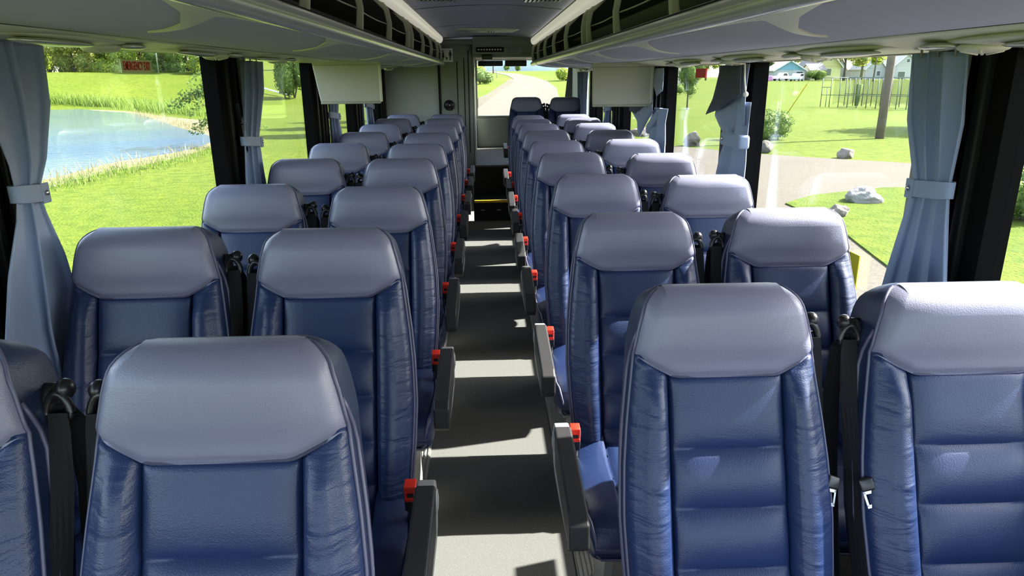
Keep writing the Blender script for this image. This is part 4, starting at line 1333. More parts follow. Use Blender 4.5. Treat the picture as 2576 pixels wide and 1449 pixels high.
def ground_mat(name, c1, c2, c3, s1, s2, bump=0.5, bscale=30):
    m = bpy.data.materials.new(name); m.use_nodes = True
    t = m.node_tree; b = t.nodes['Principled BSDF']; b.inputs['Roughness'].default_value = 0.95; b.inputs['Specular IOR Level'].default_value = 0.1
    tc = t.nodes.new('ShaderNodeTexCoord')
    def noise_(sc, det=6, st_=None):
        n = t.nodes.new('ShaderNodeTexNoise'); n.inputs['Scale'].default_value = sc; n.inputs['Detail'].default_value = det
        if st_:
            mp = t.nodes.new('ShaderNodeMapping'); mp.inputs['Scale'].default_value = st_
            t.links.new(tc.outputs['Object'], mp.inputs[0]); t.links.new(mp.outputs[0], n.inputs['Vector'])
        else: t.links.new(tc.outputs['Object'], n.inputs['Vector'])
        return n
    n1, n2 = noise_(s1, 4), noise_(s2, 8)
    r1 = t.nodes.new('ShaderNodeMapRange'); r1.inputs[1].default_value = 0.35; r1.inputs[2].default_value = 0.65
    r2 = t.nodes.new('ShaderNodeMapRange'); r2.inputs[1].default_value = 0.40; r2.inputs[2].default_value = 0.68
    t.links.new(n1.outputs[0], r1.inputs[0]); t.links.new(n2.outputs[0], r2.inputs[0])
    a = t.nodes.new('ShaderNodeMix'); a.data_type = 'RGBA'; a.inputs[6].default_value = (*c1, 1); a.inputs[7].default_value = (*c2, 1)
    c = t.nodes.new('ShaderNodeMix'); c.data_type = 'RGBA'; c.inputs[7].default_value = (*c3, 1)
    t.links.new(r1.outputs[0], a.inputs[0]); t.links.new(a.outputs[2], c.inputs[6])
    t.links.new(r2.outputs[0], c.inputs[0]); t.links.new(c.outputs[2], b.inputs['Base Color'])
    if 'grass' in name:
        ng = noise_(55, 2)
        hv = t.nodes.new('ShaderNodeHueSaturation'); rg = t.nodes.new('ShaderNodeMapRange')
        rg.inputs[1].default_value = 0.3; rg.inputs[2].default_value = 0.7; rg.inputs[3].default_value = 0.72; rg.inputs[4].default_value = 1.35
        t.links.new(ng.outputs[0], rg.inputs[0]); t.links.new(rg.outputs[0], hv.inputs['Value']); t.links.new(c.outputs[2], hv.inputs['Color'])
        t.links.new(hv.outputs[0], b.inputs['Base Color'])
    bp = t.nodes.new('ShaderNodeBump'); bp.inputs['Strength'].default_value = bump; bp.inputs['Distance'].default_value = 0.05
    n3 = noise_(bscale, 6)
    t.links.new(n3.outputs[0], bp.inputs['Height']); t.links.new(bp.outputs[0], b.inputs['Normal'])
    return m


K = 1.0
M['grass'] = ground_mat('mown_grass', (0.074, 0.105, 0.009), (0.098, 0.125, 0.013), (0.052, 0.083, 0.007), 0.10, 3.0, 0.9, 16)
M['asphalt'] = ground_mat('pale_asphalt', (0.110, 0.098, 0.078), (0.124, 0.110, 0.088), (0.092, 0.082, 0.067), 0.3, 14, 0.3, 60)
M['gravel'] = ground_mat('gravel_shoulder', (0.14, 0.122, 0.093), (0.115, 0.103, 0.078), (0.083, 0.078, 0.058), 0.6, 18, 0.8, 60)
M['rock'] = mat('pale_boulder', (0.20, 0.17, 0.14), 0.9, bump=(6, 0.9, 0.08), var=(3, 0.8, (0.10, 0.085, 0.07)))
M['rock2'] = mat('white_boulder', (0.21, 0.205, 0.19), 0.9, bump=(6, 0.9, 0.08), var=(3, 0.8, (0.19, 0.18, 0.17)))
M['rockd'] = mat('dark_boulder', (0.115, 0.105, 0.085), 0.9, bump=(8, 0.9, 0.06), var=(4, 0.7, (0.07, 0.065, 0.05)))
M['bark'] = mat('tree_bark', (0.075, 0.06, 0.045), 0.95, bump=(12, 0.8, 0.03))
M['polewood'] = mat('weathered_pole_wood', (0.13, 0.105, 0.085), 0.9, bump=(15, 0.6, 0.02), var=(6, 0.6, (0.09, 0.075, 0.06), (6, 6, 0.4)))


def leaf_mat(name, c1, c2, c3):
    m = bpy.data.materials.new(name); m.use_nodes = True
    t = m.node_tree; b = t.nodes['Principled BSDF']; b.inputs['Roughness'].default_value = 0.6; b.inputs['Specular IOR Level'].default_value = 0.25
    b.inputs['Base Color'].default_value = (*c1, 1)
    gm = t.nodes.new('ShaderNodeNewGeometry')
    r = t.nodes.new('ShaderNodeValToRGB'); e = r.color_ramp.elements
    e[0].color = (*c1, 1); e[1].color = (*c3, 1); e[1].position = 1.0
    q = e.new(0.5); q.color = (*c2, 1)
    t.links.new(gm.outputs['Random Per Island'], r.inputs[0]); t.links.new(r.outputs[0], b.inputs['Base Color'])
    tl = t.nodes.new('ShaderNodeBsdfTranslucent'); t.links.new(r.outputs[0], tl.inputs[0])
    mx = t.nodes.new('ShaderNodeMixShader'); mx.inputs[0].default_value = 0.45
    out = [n for n in t.nodes if n.type == 'OUTPUT_MATERIAL'][0]
    t.links.new(b.outputs[0], mx.inputs[1]); t.links.new(tl.outputs[0], mx.inputs[2]); t.links.new(mx.outputs[0], out.inputs[0])
    return m


M['leaf'] = leaf_mat('spring_leaves', (0.26, 0.34, 0.035), (0.36, 0.43, 0.055), (0.18, 0.25, 0.03))
M['leaf2'] = leaf_mat('olive_leaves', (0.27, 0.29, 0.06), (0.34, 0.35, 0.09), (0.19, 0.21, 0.045))
M['leafd'] = leaf_mat('deep_green_leaves', (0.07, 0.13, 0.024), (0.12, 0.19, 0.035), (0.04, 0.085, 0.02))
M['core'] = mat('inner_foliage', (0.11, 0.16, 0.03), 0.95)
M['reed'] = leaf_mat('green_reeds', (0.13, 0.22, 0.03), (0.19, 0.27, 0.05), (0.11, 0.17, 0.03))
M['straw'] = leaf_mat('dry_reeds', (0.34, 0.29, 0.15), (0.27, 0.24, 0.12), (0.20, 0.20, 0.08))
M['mud'] = ground_mat('marshy_bank', (0.15, 0.13, 0.085), (0.11, 0.11, 0.06), (0.20, 0.17, 0.11), 0.5, 3.5, 1.0, 8)


def water_mat():
    m = bpy.data.materials.new('pond_water'); m.use_nodes = True
    t = m.node_tree; b = t.nodes['Principled BSDF']
    b.inputs['Base Color'].default_value = (0.04, 0.08, 0.15, 1); b.inputs['Roughness'].default_value = 0.12
    b.inputs['IOR'].default_value = 1.33
    tc = t.nodes.new('ShaderNodeTexCoord'); mp = t.nodes.new('ShaderNodeMapping'); mp.inputs['Scale'].default_value = (0.8, 2.6, 1)
    n = t.nodes.new('ShaderNodeTexNoise'); n.inputs['Scale'].default_value = 1.6; n.inputs['Detail'].default_value = 6
    n2 = t.nodes.new('ShaderNodeTexNoise'); n2.inputs['Scale'].default_value = 0.05; n2.inputs['Detail'].default_value = 2
    r = t.nodes.new('ShaderNodeValToRGB'); r.color_ramp.elements[0].position = 0.42; r.color_ramp.elements[1].position = 0.58
    r.color_ramp.elements[0].color = (0.03, 0.07, 0.16, 1); r.color_ramp.elements[1].color = (0.08, 0.12, 0.14, 1)
    bp = t.nodes.new('ShaderNodeBump'); bp.inputs['Strength'].default_value = 0.45; bp.inputs['Distance'].default_value = 0.06
    t.links.new(tc.outputs['Object'], mp.inputs[0]); t.links.new(mp.outputs[0], n.inputs['Vector']); t.links.new(tc.outputs['Object'], n2.inputs['Vector'])
    t.links.new(n2.outputs[0], r.inputs[0]); t.links.new(r.outputs[0], b.inputs['Base Color'])
    t.links.new(n.outputs[0], bp.inputs['Height']); t.links.new(bp.outputs[0], b.inputs['Normal'])
    return m


M['water'] = water_mat()

# ground: polar grid around the bus
rad = [0.01, 1.5, 3, 5, 7, 9, 11, 13, 16, 20, 24, 28, 33, 38, 44, 50, 57, 64, 72, 80, 84, 88, 92, 96, 100, 105, 110, 116, 124, 134, 146, 160, 178, 198, 225, 260, 320, 420]
azs = [-180, -150, -125] + [-100 + 2.0 * i for i in range(101)] + [125, 150]
vs = []
for r_ in rad:
    for a in azs:
        x, y = r_ * math.sin(math.radians(a)), r_ * math.cos(math.radians(a))
        vs.append((x, y, hgt(x, y)))
n = len(azs); fs = []
for i in range(len(rad) - 1):
    for k in range(n): fs.append((i * n + k, i * n + (k + 1) % n, (i + 1) * n + (k + 1) % n, (i + 1) * n + k))
m = MB(); m.add(vs, fs, 0, True)
o = m.obj('ground', [M['grass']]); o['kind'] = 'structure'


def patch(name, poly, mt, off, kind='structure', step=2.0, label=None, cat=None, flat=None):
    """ground cover: polygon of world points draped on the ground, with a skirt"""
    bm = bmesh.new()
    vsb = [bm.verts.new((p[0], p[1], 0)) for p in poly]
    f = bm.faces.new(vsb)
    bmesh.ops.triangulate(bm, faces=bm.faces[:])
    for _ in range(7):
        es = [e for e in bm.edges if e.calc_length() > max(step, 0.05 * e.verts[0].co.length)]
        if not es: break
        bmesh.ops.subdivide_edges(bm, edges=es, cuts=1)
        bmesh.ops.triangulate(bm, faces=bm.faces[:])
    for v in bm.verts: v.co.z = (hgt(v.co.x, v.co.y) if flat is None else flat) + off
    bnd = [e for e in bm.edges if e.is_boundary]
    r = bmesh.ops.extrude_edge_only(bm, edges=bnd)
    for v in [g for g in r['geom'] if isinstance(g, bmesh.types.BMVert)]: v.co.z -= 0.3
    bmesh.ops.recalc_face_normals(bm, faces=bm.faces)
    me = bpy.data.meshes.new(name); bm.to_mesh(me); bm.free(); me.materials.append(mt)
    o = link(name, me)
    return tag(o, label, cat, None, kind)


def gp(lst): return [on_ground(*p) for p in lst]


def smooth_poly(pts, it=2):
    for _ in range(it):
        q = []
        for i in range(len(pts)):
            a, b = pts[i], pts[(i + 1) % len(pts)]
            q += [(a[0] * .75 + b[0] * .25, a[1] * .75 + b[1] * .25), (a[0] * .25 + b[0] * .75, a[1] * .25 + b[1] * .75)]
        pts = q
    return pts


# road: sweeps from behind the bus out to the road side, with a gravel shoulder
road_out = gp([(2575, 440), (2280, 413), (2100, 402), (1903, 390), (1700, 370), (1560, 345), (1480, 300), (1408, 255), (1400, 222), (1375, 204), (1340, 193), (1300, 186), (1250, 182), (1204, 178)])
road_in = gp([(1204, 181), (1245, 184), (1275, 190), (1292, 199), (1293, 207), (1270, 222), (1235, 248), (1203, 274)])
far = [(-6, 120), (-6, 118)]
road = [(26, 6)] + [(26, -14), (-1.9, -14), (-1.9, 20), (-1.4, 30)] + road_in[::-1] + road_out[::-1]
patch('road', road, M['asphalt'], 0.03)
sh_in = gp([(1292, 199), (1293, 207), (1270, 222), (1235, 248), (1203, 274)])
sh_out = gp([(1203, 248), (1225, 238), (1250, 222), (1272, 207), (1280, 200)])
patch('road_shoulder', sh_in + sh_out, M['gravel'], 0.035)
# grass island between the bus and the road
isl = gp([(1975, 518), (2040, 500), (2130, 487), (2220, 480), (2300, 477), (2400, 482), (2576, 487)]) + [(14, 6), (4.6, 3.0)] + gp([(2250, 705), (2180, 640), (2115, 590), (2060, 556), (2000, 530)])
patch('grass_island', isl, M['grass'], 0.06)

# pond and banks
pond_far = gp([(60, 262), (130, 270), (200, 275), (260, 281), (340, 286), (385, 300), (420, 312), (470, 330), (520, 340)])
pond_near = gp([(540, 356), (500, 372), (440, 385), (360, 398), (280, 412), (200, 432), (120, 452), (30, 478)])
pond = smooth_poly([(-75, 70)] + pond_far + pond_near + [(-22, 14), (-60, 10), (-85, 40)], 2)
mudp = smooth_poly([(-78, 72)] + gp([(60, 258), (130, 266), (250, 277), (340, 281), (400, 292), (470, 300), (530, 305), (560, 330), (560, 362), (500, 382), (440, 400), (360, 418), (280, 432), (200, 452), (120, 475), (20, 500)]) + [(-20, 11), (-62, 6), (-90, 40)], 2)
patch('pond_bank', mudp, M['mud'], 0.02, flat=G0)
po = patch('pond', pond, M['water'], 0.05, kind='thing', flat=G0)
tag(po, 'rippled blue pond with a marshy bank outside the emergency exit window', 'pond', kind='thing')


def blades(name, spots, hmin, hmax, mt, wid, label, cat, lean=0.3):
    mb = MB()
    for (x, y) in spots:
        hh = random.uniform(hmin, hmax); a = random.uniform(0, math.pi); w_ = wid * random.uniform(0.6, 1.3)
        dx, dy = math.cos(a) * w_, math.sin(a) * w_
        lx, ly = random.gauss(0, lean) * hh, random.gauss(0, lean) * hh
        z = hgt(x, y)
        mb.add([(x - dx, y - dy, z), (x + dx, y + dy, z), (x + lx * .4 + dx * .6, y + ly * .4 + dy * .6, z + hh * .6), (x + lx * .4 - dx * .6, y + ly * .4 - dy * .6, z + hh * .6), (x + lx, y + ly, z + hh)], [(0, 1, 2, 3), (3, 2, 4)])
    o = mb.obj(name, [mt], fix=False)
    return tag(o, label, cat, None, 'stuff')


def scatter_px(poly_line, n, jx, jy):
    out = []
    for _ in range(n):
        i = random.randrange(len(poly_line) - 1); t = random.random()
        p, q = poly_line[i], poly_line[i + 1]
        out.append(on_ground(lerp(p[0], q[0], t) + random.gauss(0, jx), lerp(p[1], q[1], t) + random.gauss(0, jy)))
    return out


blades('reeds', scatter_px([(60, 257), (180, 262), (280, 268), (360, 276), (430, 282), (520, 290)], 2600, 8, 3), 0.5, 1.3, M['reed'], 0.035, 'tall green reeds along the far bank of the pond', 'reeds')
blades('dry_reeds', scatter_px([(330, 287), (400, 300), (470, 322), (540, 330)], 900, 10, 4) + scatter_px([(60, 476), (200, 446), (330, 420), (440, 398), (540, 372)], 420, 14, 9), 0.12, 0.5, M['straw'], 0.012, 'dry straw-coloured stems around the muddy pond edge', 'reeds', 0.45)
blades('bank_grass', scatter_px([(60, 486), (200, 458), (330, 432), (440, 408), (540, 380)], 1300, 14, 7), 0.08, 0.26, M['reed'], 0.012, 'tufts of green grass on the near bank of the pond', 'grass', 0.4)


def boulder(px, py, wd, ht, mt, seed, label, dp=None):
    x, y = on_ground(px, py); z = hgt(x, y)
    bm = bmesh.new(); bmesh.ops.create_icosphere(bm, subdivisions=4, radius=1)
    for v in bm.verts:
        nn = mnoise.noise(v.co * 1.1 + Vector((seed * 7.3, 0, 0))) * 0.35 + mnoise.noise(v.co * 2.6 + Vector((seed, 5, 0))) * 0.14
        # facet: flatten along a few planes
        c = v.co * (1 + nn)
        for q in range(5):
            rnd = random.Random(seed * 10 + q)
            nrm = Vector((rnd.gauss(0, 1), rnd.gauss(0, 1), rnd.gauss(0, .7))).normalized()
            dd = c.dot(nrm) - 0.74
            if dd > 0: c -= nrm * dd * 0.8
        v.co = c
    sc = Vector((wd / 2, wd * 0.42, ht / 1.55))
    for v in bm.verts: v.co = Vector((v.co.x * sc.x, v.co.y * sc.y, v.co.z * sc.z + ht * 0.40))
    me = bpy.data.meshes.new('boulder'); bm.to_mesh(me); bm.free(); me.materials.append(mt)
    for p in me.polygons: p.use_smooth = True
    me.set_sharp_from_angle(angle=math.radians(28))
    o = link('boulder', me); o.location = (x, y + wd * 0.2, z)
    o.rotation_euler = (0, 0, -math.atan2(x, y))
    tag(o, label, 'boulder', 'boulders along the road')


boulder(2174, 519, 0.86, 0.36, M['rock2'], 1, 'pale whitish boulder on the grass island beside the road')
boulder(2131, 401, 0.58, 0.36, M['rock'], 2, 'small round grey boulder on the far roadside, left of the leaning pole')
boulder(1921, 385, 0.74, 0.42, M['rockd'], 3, 'dark grey boulder in front of the leafy roadside bush')
boulder(1743, 368, 0.78, 0.50, M['rock'], 4, 'pointed tan boulder at the road edge, seen past the slipped curtain')
boulder(2110, 557, 0.42, 0.26, M['rock'], 5, 'tan boulder at the tip of the grass island near the bus')
boulder(2560, 417, 1.5, 0.34, M['rockd'], 6, 'long low brown boulder seen through the nearest road-side window')
boulder(1612, 345, 0.9, 0.45, M['rock'], 7, 'boulder half hidden by the crumpled curtain')

# ------------------------------------------------------------------ trees and shrubs


def leaf_cloud(mb, clumps, n, size, mi=0, rnd=random):
    for (c, r) in clumps:
        for _ in range(n):
            u, v = rnd.random() * 2 - 1, rnd.random() * 2 * math.pi
            q = math.sqrt(1 - u * u)
            d = Vector((q * math.cos(v), q * math.sin(v), u))
            p = Vector(c) + Vector((d.x * r[0], d.y * r[1], d.z * r[2])) * rnd.uniform(0.72, 1.05)
            nn = (d + Vector((rnd.gauss(0, .6), rnd.gauss(0, .6), rnd.gauss(0, .6)))).normalized()
            t1 = nn.orthogonal().normalized(); t1.rotate(Matrix.Rotation(rnd.random() * 6.3, 3, nn)); t2 = nn.cross(t1)
            s_ = size * rnd.uniform(0.6, 1.3)
            mb.add([p - t1 * s_, p - t2 * s_ * .55, p + t1 * s_, p + t2 * s_ * .55], [(0, 1, 2, 3)], mi)


def tree_protos():
    out = []
    for sd, mt in ((1, 'leaf'), (2, 'leaf2'), (3, 'leafd'), (4, 'leaf'), (5, 'leaf'), (6, 'leaf2'), (7, 'leafd')):
        rnd = random.Random(sd)
        cl = []
        for _ in range(15 if sd < 5 else 22):
            a = rnd.random() * 6.28; rr = rnd.uniform(0.05, 0.33); z = rnd.uniform(0.34, 0.88) if sd < 5 else rnd.uniform(0.0, 0.86)
            if sd >= 5: rr += 0.08
            rr *= 1 - 0.5 * abs(z - 0.55)
            s_ = rnd.uniform(0.13, 0.21)
            cl.append(((rr * math.cos(a), rr * math.sin(a), z), (s_, s_, s_ * 0.8)))
        mb = MB(); leaf_cloud(mb, cl, 300 if sd < 5 else 330, 0.021, 0, rnd)
        crown = mb.mesh('crown', [M[mt]], fix=False)
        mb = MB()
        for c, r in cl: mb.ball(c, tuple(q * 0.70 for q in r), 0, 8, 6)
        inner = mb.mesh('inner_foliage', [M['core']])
        mb = MB()
        mb.tube([(0, 0, -0.02), (0.005, 0, 0.2), (0.0, 0.01, 0.42), (0.01, 0, 0.7)], [0.028, 0.022, 0.018, 0.006], 8)
        for k in range(4):
            a = k * 1.6 + sd
            mb.tube([(0, 0, 0.26 + .05 * k), (0.12 * math.cos(a), 0.12 * math.sin(a), 0.42 + .05 * k), (0.24 * math.cos(a), 0.24 * math.sin(a), 0.55 + .05 * k)], [0.012, 0.008, 0.003], 6)
        trunk = mb.mesh('trunk', [M['bark']])
        out.append((crown, inner, trunk))
    return out


TP = tree_protos()


def tree(px, Y, H_, W_, kind, label, group, rz=0.0, name='tree', x=None):
    p = at_depth(px, 200, Y)
    x = p.x if x is None else x
    r = empty(name, (x, Y, hgt(x, Y) - 0.05), label, 'tree', group, rz=rz)
    r.scale = (W_ / 0.9, W_ / 0.9, H_)
    cr_, inn, tr = TP[kind]
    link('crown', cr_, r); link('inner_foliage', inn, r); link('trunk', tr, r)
    return r


GT = 'trees behind the pond lawn'
GRID = [
    # row at the lawn's edge
    (75, 101, 9.5, 6.6, 4, 'bright tree at the lawn edge beside the nearest pond-side curtain'),
    (190, 101, 8.5, 6.6, 5, 'olive tree at the lawn edge, left of the emergency exit lettering'),
    (300, 101, 7.5, 6.4, 4, 'low light green tree directly under the emergency exit lettering'),
    (415, 101, 9.0, 6.4, 6, 'dark green tree at the lawn edge by the thin lamp post'),
    (530, 101, 9.5, 6.4, 4, 'green tree at the lawn edge beside the black window post'),
    # second row
    (130, 111, 12, 7.0, 5, 'olive tree of the middle row, between the two nearest trees'),
    (245, 111, 11, 7.0, 4, 'bright tree of the middle row, just left of the lettering'),
    (360, 111, 11, 7.0, 5, 'hazy olive tree of the middle row, just right of the lettering'),
    (475, 111, 12, 7.0, 6, 'deep green tree of the middle row, near the window post'),
    # third row
    (80, 122, 15, 7.8, 4, 'tall bright tree in the back row by the near curtain'),
    (200, 122, 15, 7.8, 6, 'tall dark tree in the back row, left of the lettering'),
    (320, 122, 14, 7.8, 4, 'tall light tree in the back row above the lettering'),
    (440, 122, 15, 7.8, 6, 'tall dark tree in the back row near the window post'),
]
for i, (px, Y, H_, W_, kd, lb) in enumerate(GRID):
    tree(px, Y, H_, W_ * 0.92, kd, lb, GT, rz=0.0)
GT2 = 'trees around the far houses'
for i, (px, Y, H_, W_, kd, lb) in enumerate([
    (2022, 207, 14, 12, 4, 'pale green tree between the blue-gabled and the yellow house'),
    (1925, 222, 12, 12, 6, 'dark trees seen over the cream house roof'),
    (2122, 168, 13, 11, 1, 'large yellowish tree right of the yellow house'),
    (2165, 182, 13, 12, 0, 'large bright tree left of the leaning pole'),
    (2078, 240, 18, 10, 4, 'tall pale tree behind the yellow house'),
    (2185, 226, 17, 12, 4, 'light green tree behind the white houses'),
    (2272, 228, 17, 12, 4, 'bright tree beside the leaning pole top'),
    (1725, 190, 11, 9, 0, 'tree in front of the white house past the video screen'),
    (1775, 206, 11, 9, 0, 'pale tree behind the red label'),
]):
    tree(px, Y, H_, W_, kd, lb, GT2, rz=0.0)
tree(2590, 37, 9.0, 8.0, 2, 'big shade tree at the far edge of the road-side window', None, 0.4)
tree(1733, 60, 5.2, 2.6, 2, 'slim dark trunk tree on the lawn beside the red label', None, 2.2)
tree(800, 118, 9, 8, 2, 'dark tree on the hill past the second pond-side window', None, 0.8)

# trees standing out of view that throw the striped shade on the lawn
for i, (x, y) in enumerate([(-3.5, 46), (-1.5, 52)]):
    pass


def bush(name, px, py, wd, ht, mt, label, leaf=0.03, n=900, lob=7, dark=True, Y=None, cat='bush', squash=1.0):
    if Y is None: x, y = on_ground(px, py)
    else:
        p = at_depth(px, py, Y); x, y = p.x, Y
    z = hgt(x, y)
    r = empty(name, (x, y, z), label, cat)
    rnd = random.Random(int(px * 7 + py))
    cl = []
    for _ in range(lob):
        cl.append(((rnd.uniform(-.28, .28) * wd, rnd.uniform(-.2, .2) * wd, rnd.uniform(0.34, 0.62) * ht), (wd * 0.26 * squash, wd * 0.24, ht * 0.36)))
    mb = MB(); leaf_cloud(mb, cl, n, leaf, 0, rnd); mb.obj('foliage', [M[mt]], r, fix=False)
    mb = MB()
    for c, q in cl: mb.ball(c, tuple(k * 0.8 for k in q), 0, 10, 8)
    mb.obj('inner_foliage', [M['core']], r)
    mb = MB()
    for k in range(5): mb.tube([(0, 0, -0.02), (rnd.uniform(-.2, .2) * wd, rnd.uniform(-.2, .2) * wd, ht * 0.5)], [0.02 * wd, 0.008 * wd], 6)
    mb.obj('stems', [M['bark']], r)
    return r


bush('bush', 1918, 352, 2.6, 1.42, 'leafd', 'dense leafy bush on the lawn behind the dark boulder', 0.045, 900, 9)
bush('clipped_hedge', 2052, 203, 5.6, 2.6, 'leafd', 'clipped round-topped green hedge in front of the yellow house', 0.12, 500, 9, Y=176, cat='hedge')
bush('bush', 1700, 238, 2.6, 1.6, 'leafd', 'low round bush on the lawn past the drop-down screen', 0.06, 260, 7)
bush('bush', 1208, 212, 2.6, 1.5, 'leafd', 'rounded bush on the lawn, left in the rear window', 0.10, 350, 7)
bush('bush', 1203, 193, 2.6, 1.3, 'leaf', 'pale bush behind the rounded one in the rear window', 0.10, 300, 7, cat='bush')
bush('bush', 1424, 203, 2.6, 1.3, 'leaf', 'bush on the lawn at the right edge of the rear window', 0.10, 350, 7)
bush('bush', 2572, 560, 1.5, 1.2, 'leafd', 'round shrub on the grass, nearest to the bus', 0.035, 700, 8)
bush('bush', 742, 248, 4.2, 6.0, 'leafd', 'tall dark bush at the end of the fallen white pole', 0.16, 500, 9)
# sapling by the black post on the pond side
r = empty('sapling', (*on_ground(556, 372), G0), 'leafy sapling with drooping branches beside the pond', 'sapling')
mb = MB(); rnd = random.Random(5)
stems = MB()
for k in range(34):
    z0 = rnd.uniform(0.2, 2.0); a = rnd.uniform(0, 6.28); ln = rnd.uniform(0.5, 1.5)
    pts = [Vector((0, 0, z0 + 0.4))]
    for s_ in range(1, 6):
        t = s_ / 5
        pts.append(Vector((ln * t * math.cos(a), ln * t * math.sin(a), z0 + 0.4 + 0.5 * t - 0.75 * t * t)))
    stems.tube(pts, [0.012, 0.01, 0.008, 0.006, 0.004, 0.003], 5)
    cl = [((q.x, q.y, q.z), (0.17, 0.17, 0.13)) for q in pts[1:]]
    leaf_cloud(mb, cl, 14, 0.055, 0, rnd)
stems.tube([(0, 0, -0.05), (0.02, 0, 1.2), (0, 0, 2.7)], [0.05, 0.035, 0.01], 8)
mb.obj('foliage', [M['leafd']], r, fix=False); stems.obj('branches', [M['bark']], r)
r.location.z = hgt(r.location.x, r.location.y)
r.scale = (1.25, 1.25, 1.3)

# ------------------------------------------------------------------ poles, wire, batting cage
M['paintgreen'] = mat('green_grey_steel', (0.09, 0.13, 0.11), 0.5, 0.3)
M['wireyel'] = mat('yellow_guy_guard', (0.55, 0.42, 0.02), 0.5)
M['galv'] = mat('galvanised_wire', (0.30, 0.31, 0.31), 0.5, 0.6)
x, y = on_ground(2212, 349); z = hgt(x, y)
up = empty('utility_pole', (x, y, z), 'tall weathered wooden utility pole leaning to the right', 'utility pole')
LEAN = math.radians(0.6)
top = Vector((math.tan(LEAN) * 9.2, 0, 9.2))
m = MB(); m.tube([(0, 0, -0.2)] + [top * t for t in (0.25, 0.5, 0.75, 1.0)], [0.19, 0.18, 0.17, 0.155, 0.14], 16); m.obj('shaft', [M['polewood']], up)
m = MB(); m.box(-1.1, 1.1, -0.06, 0.06, -0.06, 0.06, 0, Matrix.Translation(top * 0.95)); m.obj('crossarm', [M['polewood']], up)
gx, gy = on_ground(1976, 292)
tip = Vector((x, y, z)) + top * 0.93
a = Vector((gx, gy, hgt(gx, gy)))
gw = empty('guy_wire', tuple(a), 'guy wire with a yellow guard on its lower part, right of the leafy bush', 'guy wire')
d = tip - a
m = MB(); m.tube([d * 0.0, d * 0.26], 0.035, 8); m.obj('yellow_guard', [M['wireyel']], gw)
m = MB(); m.tube([d * 0.26, d], 0.012, 6); m.obj('wire', [M['galv']], gw)
p = at_depth(2196, 205, 150); z = hgt(p.x, 150)
m = MB(); m.tube([(0, 0, 0), (0.35, 0, 12)], [0.16, 0.11], 8); o = m.obj('utility_pole', [M['polewood']]); o.location = (p.x, 150, z)
tag(o, 'thin distant pole left of the leaning utility pole', 'utility pole')

cg = empty('batting_cage', (0, 0, 0), 'long steel-framed batting cage with sagging dark netting on the lawn', 'batting cage')
pa, pb = on_ground(2063, 269), on_ground(2290, 277)
A = Vector((pa[0], pa[1], hgt(*pa))); B = Vector((pb[0], pb[1], hgt(*pb)))
dv = (B - A); Lc = dv.length * 1.06; ux = dv.normalized(); back = Vector((ux.y, -ux.x, 0)) * -3.6
if back.y < 0: back = -back
cg.location = A
HT = 2.45
for k in range(11):
    q = ux * (Lc * k / 10)
    m = MB(); m.tube([q, q + Vector((0, 0, HT))], 0.035, 6); m.obj('post', [M['paintgreen']], cg)
    m = MB(); m.tube([q + back, q + back + Vector((0, 0, HT))], 0.035, 6); m.obj('post', [M['paintgreen']], cg)
for off in (Vector((0, 0, 0)), back):
    for hz in (HT, HT * 0.42):
        m = MB(); m.tube([off + Vector((0, 0, hz)), off + ux * Lc + Vector((0, 0, hz))], 0.03, 6); m.obj('rail', [M['paintgreen']], cg)
for q in (0.0, 0.02, 1.0):
    m = MB(); m.tube([ux * Lc * q + Vector((0, 0, HT)), ux * Lc * q + back + Vector((0, 0, HT))], 0.03, 6); m.obj('rail', [M['paintgreen']], cg)
m = MB(); m.tube([Vector((0, 0, HT * 0.68)), ux * Lc * 0.1 + Vector((0, 0, HT * 0.68))], 0.03, 6); m.tube([ux * Lc * 0.06, ux * Lc * 0.06 + Vector((0, 0, HT * 0.68))], 0.03, 6); m.obj('gate_frame', [M['paintgreen']], cg)


def net_mat():
    m = bpy.data.materials.new('dark_netting'); m.use_nodes = True
    t = m.node_tree; t.nodes.clear(); o = t.nodes.new('ShaderNodeOutputMaterial')
    tr = t.nodes.new('ShaderNodeBsdfTransparent'); df = t.nodes.new('ShaderNodeBsdfDiffuse'); df.inputs[0].default_value = (0.05, 0.05, 0.045, 1)
    mx = t.nodes.new('ShaderNodeMixShader'); mx.inputs[0].default_value = 0.30
    t.links.new(tr.outputs[0], mx.inputs[1]); t.links.new(df.outputs[0], mx.inputs[2]); t.links.new(mx.outputs[0], o.inputs[0])
    return m


M['net'] = net_mat()
for off in (0.12, 0.9):
    rows = []
    for i in range(7):
        row = []
        for k in range(41):
            u = k / 40
            sag = 0.35 * abs(math.sin(u * math.pi * 5)) ** 0.6
            zz = lerp(0.15 + 0.25 * abs(math.sin(u * 17)), HT - 0.03 - (sag * 0.5 if i == 6 else 0), i / 6)
            row.append(ux * Lc * (0.10 + 0.88 * u) + back * off + Vector((0, 0, zz)))
        rows.append(row)
    grid_mesh('net', rows, [M['net']], cg)
m = MB(); m.tube([ux * Lc * 0.27 + back * .5 + Vector((0, 0, 0.1)), ux * Lc * 0.28 + back * .5 + Vector((0, 0, 1.9))], [0.16, 0.28], 8); m.obj('gathered_net', [M['core']], cg)
